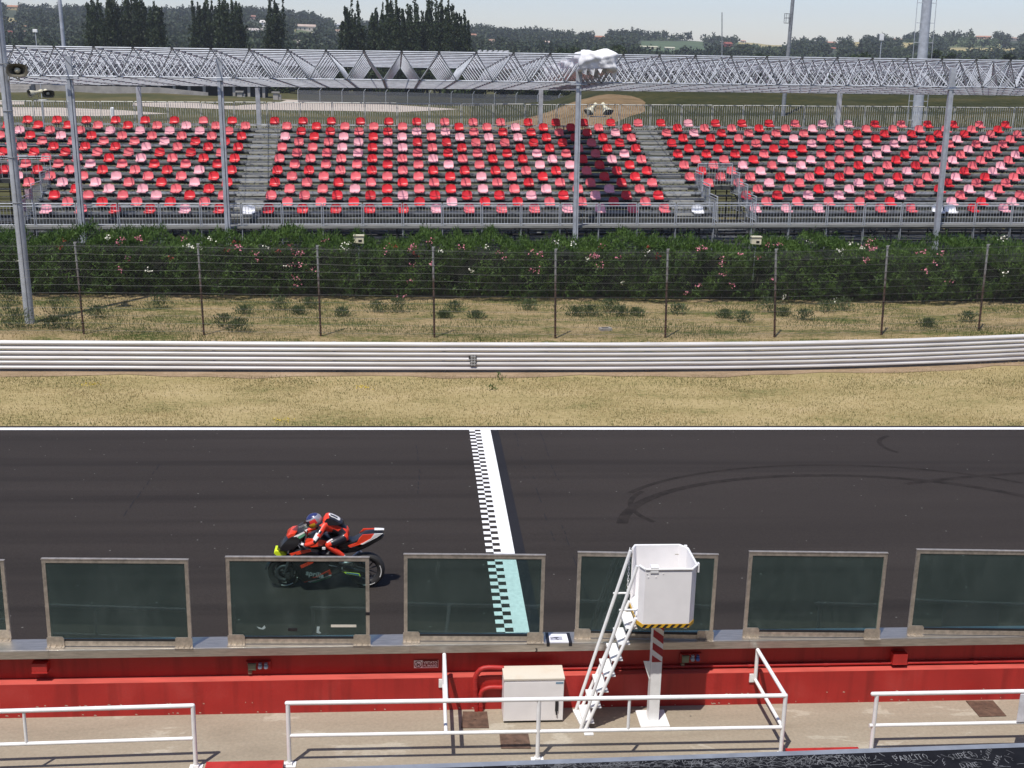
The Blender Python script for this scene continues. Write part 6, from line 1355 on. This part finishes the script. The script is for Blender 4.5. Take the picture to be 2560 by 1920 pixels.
def broad(u, vt, wpx, y, label):
    p = ony(u, 238, y); H = max(4., ony(u, vt, y).z); w = wpx*y/F/2
    e = empty('broadleaf_tree', (p.x, y, 0), label, 'tree', 'broadleaf trees behind the stand'); Ps = []
    for k in range(11):
        cx_, cy2, cz_ = RNG.normal(0,w*.45), RNG.normal(0,w*.4), H*random.uniform(.22,.80); r = w*random.uniform(.38,.60)
        n = 210; c = RNG.normal(0,1,(n,3)); c /= np.linalg.norm(c,axis=1,keepdims=True); c *= (RNG.uniform(.5,1,(n,1))**.5)*r; c[:,2] *= .72; q_ = c+np.array([cx_,cy2,cz_]); q_[:,2] = np.clip(q_[:,2], .4, H); Ps.append(q_)
    P = np.concatenate(Ps); v_, f_ = leafquads(P, np.tile([0,0,.5],(len(P),1)), RNG.uniform(.7,1.3,len(P)), RNG.uniform(.5,.95,len(P)), .9); npmesh('crown', v_, f_, LEAFD, parent=e)
    mb = MB(); mb.tube((0,0,-.2),(0,0,H*.6),.35,8,r2=.12)
    for k in range(5): an = random.uniform(0,6.28); mb.tube((0,0,H*.25),(w*.5*math.cos(an),w*.5*math.sin(an),H*.55),.14,5,r2=.05)
    mb.build('trunk', BARK, e)
BR = [(20,98,80),(85,103,70),(185,100,70),(225,104,60),(440,104,60),(470,98,50),(645,110,60),(720,112,50),(765,110,60),(815,108,60),(1195,116,50),(1310,128,60),(1350,119,70),(1400,110,80),(1455,102,80),(1510,99,80),(1560,110,60),(1612,126,50),(1690,124,60),(1735,128,50),(1815,121,50),(1850,117,50),(1892,118,50),(1935,117,55),(1998,114,50),(2050,117,50),(2145,110,70),(2195,114,60),(2262,112,50),(2325,102,40),(2352,110,50),(2432,118,60),(2510,114,50),(2555,119,50)]
for i, (u, vt, w) in enumerate(BR): broad(u, vt, w, random.uniform(370,410), 'dark green broadleaf tree rising just above the roof frame, %s' % ('behind the left poplars' if u < 480 else 'between the poplar groups' if u < 840 else 'right of the large poplar group' if u < 1300 else 'behind the bundled sheet' if u < 1600 else 'below the green field' if u < 1780 else 'left of the lighting tower' if u < 2290 else 'right of the lighting tower'))
for i, u in enumerate(range(590,1440,62)): broad(u+random.uniform(-12,12), 178, 92, random.uniform(322,338), 'dark bushy tree seen under the roof frame behind the gravel yard')

# masts
def mast(name, uT, vT, uB, vB, y, r0, r1, label, ladder=False, m=None):
    b_ = ony(uB, vB, y); t = ony(uT, vT, y); d = (t-b_)/(t.z-b_.z); base = b_-d*b_.z; top = t+d*4
    e = empty(name, base, label, 'mast'); mb = MB(); mb.tube((0,0,-.2), top-base, r0, 14, r2=r1); mb.build('shaft', m or GALV, e)
    if ladder:
        mb = MB()
        for sx in (-1,1):
            P = [d*z+Vector((sx*(r0+.22 if sx > 0 else r0+.32),-.1,0)) for z in np.arange(1.0, (top-base).z, 1.25)]
            for a, b2 in zip(P[:-1], P[1:]): mb.tube(a, b2, .022, 5, cap=False)
            for a in P[::1]: mb.tube(a, a-Vector((sx*(.30 if sx > 0 else .40),0,0)), .02, 5)
        mb.build('ladder_rails', GALV, e)
    return e, base, d
mast('lighting_tower', 2318, 0, 2290, 325, 80, .37, .30, 'thick grey lighting tower with ladder rails behind the right block', True)
e, base, d = mast('slim_mast', 1982, 0, 1970, 138, 150, .27, .21, 'slim grey mast with a small platform cage right of centre', False, GALVD)
z = ony(1975,58,150).z; c = d*z; mb = MB()
for dz in (0,.6,1.1): mb.path([c+Vector((-.45+.42*math.cos(a),.42*math.sin(a),dz)) for a in np.linspace(0,2*math.pi,9)[:-1]], .03, 4, closed=True)
for k in range(8): a = 2*math.pi*k/8; mb.tube(c+Vector((-.45+.42*math.cos(a),.42*math.sin(a),0)), c+Vector((-.45+.42*math.cos(a),.42*math.sin(a),1.1)), .02, 4)
mb.build('platform_cage', GALVD, e)
mast('thin_mast', 149, 0, 159, 112, 72, .115, .10, 'thin grey mast rising behind the left end of the roof')
mast('antenna', 1805, 70, 1805, 128, 330, .22, .12, 'short thin antenna mast on the plain left of the slim mast', False, GALVD)
for (u, v0, v1, lab) in ((88,78,112,'small white lamp on a pole behind the far left of the roof'),(2204,94,122,'white floodlight on a thin pole left of the lighting tower')):
    a = ony(u, v0, 250); b_ = Vector((a.x+.3,250,0)); e = empty('lamp_post', b_, lab, 'lamp post'); mb = MB(); mb.tube((0,0,0), a-b_, .09, 6); mb.build('shaft', GALV, e)
    mb = MB(); mb.box(a-b_+Vector((0,0,.1)), (.8,.5,1.3 if u > 1000 else .6)); mb.box(a-b_+Vector((0,-.26,.1)), (.6,.02,.9 if u > 1000 else .4)); mb.build('lamp_head', WHITE, e)

# ------------------------------------------------------------------ air
mb = MB(); mb.span((-1510,-160,-1.6),(1510,2410,118)); hz_ = bpy.data.materials.new('haze_air'); hz_.use_nodes = True; hn = hz_.node_tree; hn.nodes.clear()
ho_ = hn.nodes.new('ShaderNodeOutputMaterial'); pv = hn.nodes.new('ShaderNodeVolumePrincipled'); pv.inputs['Density'].default_value = .00015; pv.inputs['Color'].default_value = (.86,.91,1,1); pv.inputs['Anisotropy'].default_value = .1
hn.links.new(pv.outputs[0], ho_.inputs['Volume']); hz_.cycles.homogeneous_volume = True
tag(mb.build('haze', hz_), kind='stuff')

# ------------------------------------------------------------------ light, sky, camera
SUN = Vector((-.234,-.363,.92)).normalized()
w = bpy.data.worlds.new('World'); S.world = w; w.use_nodes = True; nt = w.node_tree; bg = nt.nodes['Background']
sky = nt.nodes.new('ShaderNodeTexSky'); sky.sky_type = 'NISHITA'; sky.sun_disc = False
sky.sun_elevation = math.asin(SUN.z); sky.sun_rotation = math.atan2(SUN.x, SUN.y) % (2*math.pi); sky.air_density = 1.0; sky.dust_density = .5; sky.ozone_density = 1.0; sky.altitude = 50
tint = nt.nodes.new('ShaderNodeMix'); tint.data_type = 'RGBA'; tint.blend_type = 'MULTIPLY'; tint.inputs[0].default_value = 1; tint.inputs[7].default_value = (.95,.93,1.08,1)
nt.links.new(sky.outputs[0], tint.inputs[6]); nt.links.new(tint.outputs[2], bg.inputs[0]); bg.inputs[1].default_value = .128
sl = bpy.data.lights.new('sun', 'SUN'); sl.energy = 4.9; sl.angle = R(.53); sl.color = (1.,.955,.89)
so = bpy.data.objects.new('sun', sl); COL.objects.link(so); so.rotation_euler = SUN.to_track_quat('Z','Y').to_euler()
cam = bpy.data.cameras.new('camera'); cam.sensor_width = 36; cam.lens = 36*F/2560; cam.clip_start = .1; cam.clip_end = 6000
co = bpy.data.objects.new('camera', cam); COL.objects.link(co); M = CAMROT.to_4x4(); M.translation = CAM; co.matrix_world = M
S.camera = co
S.view_settings.view_transform = 'Standard'; S.view_settings.look = 'None'; S.view_settings.exposure = 0; S.view_settings.gamma = 1
S.render.resolution_x, S.render.resolution_y = 1024, 768
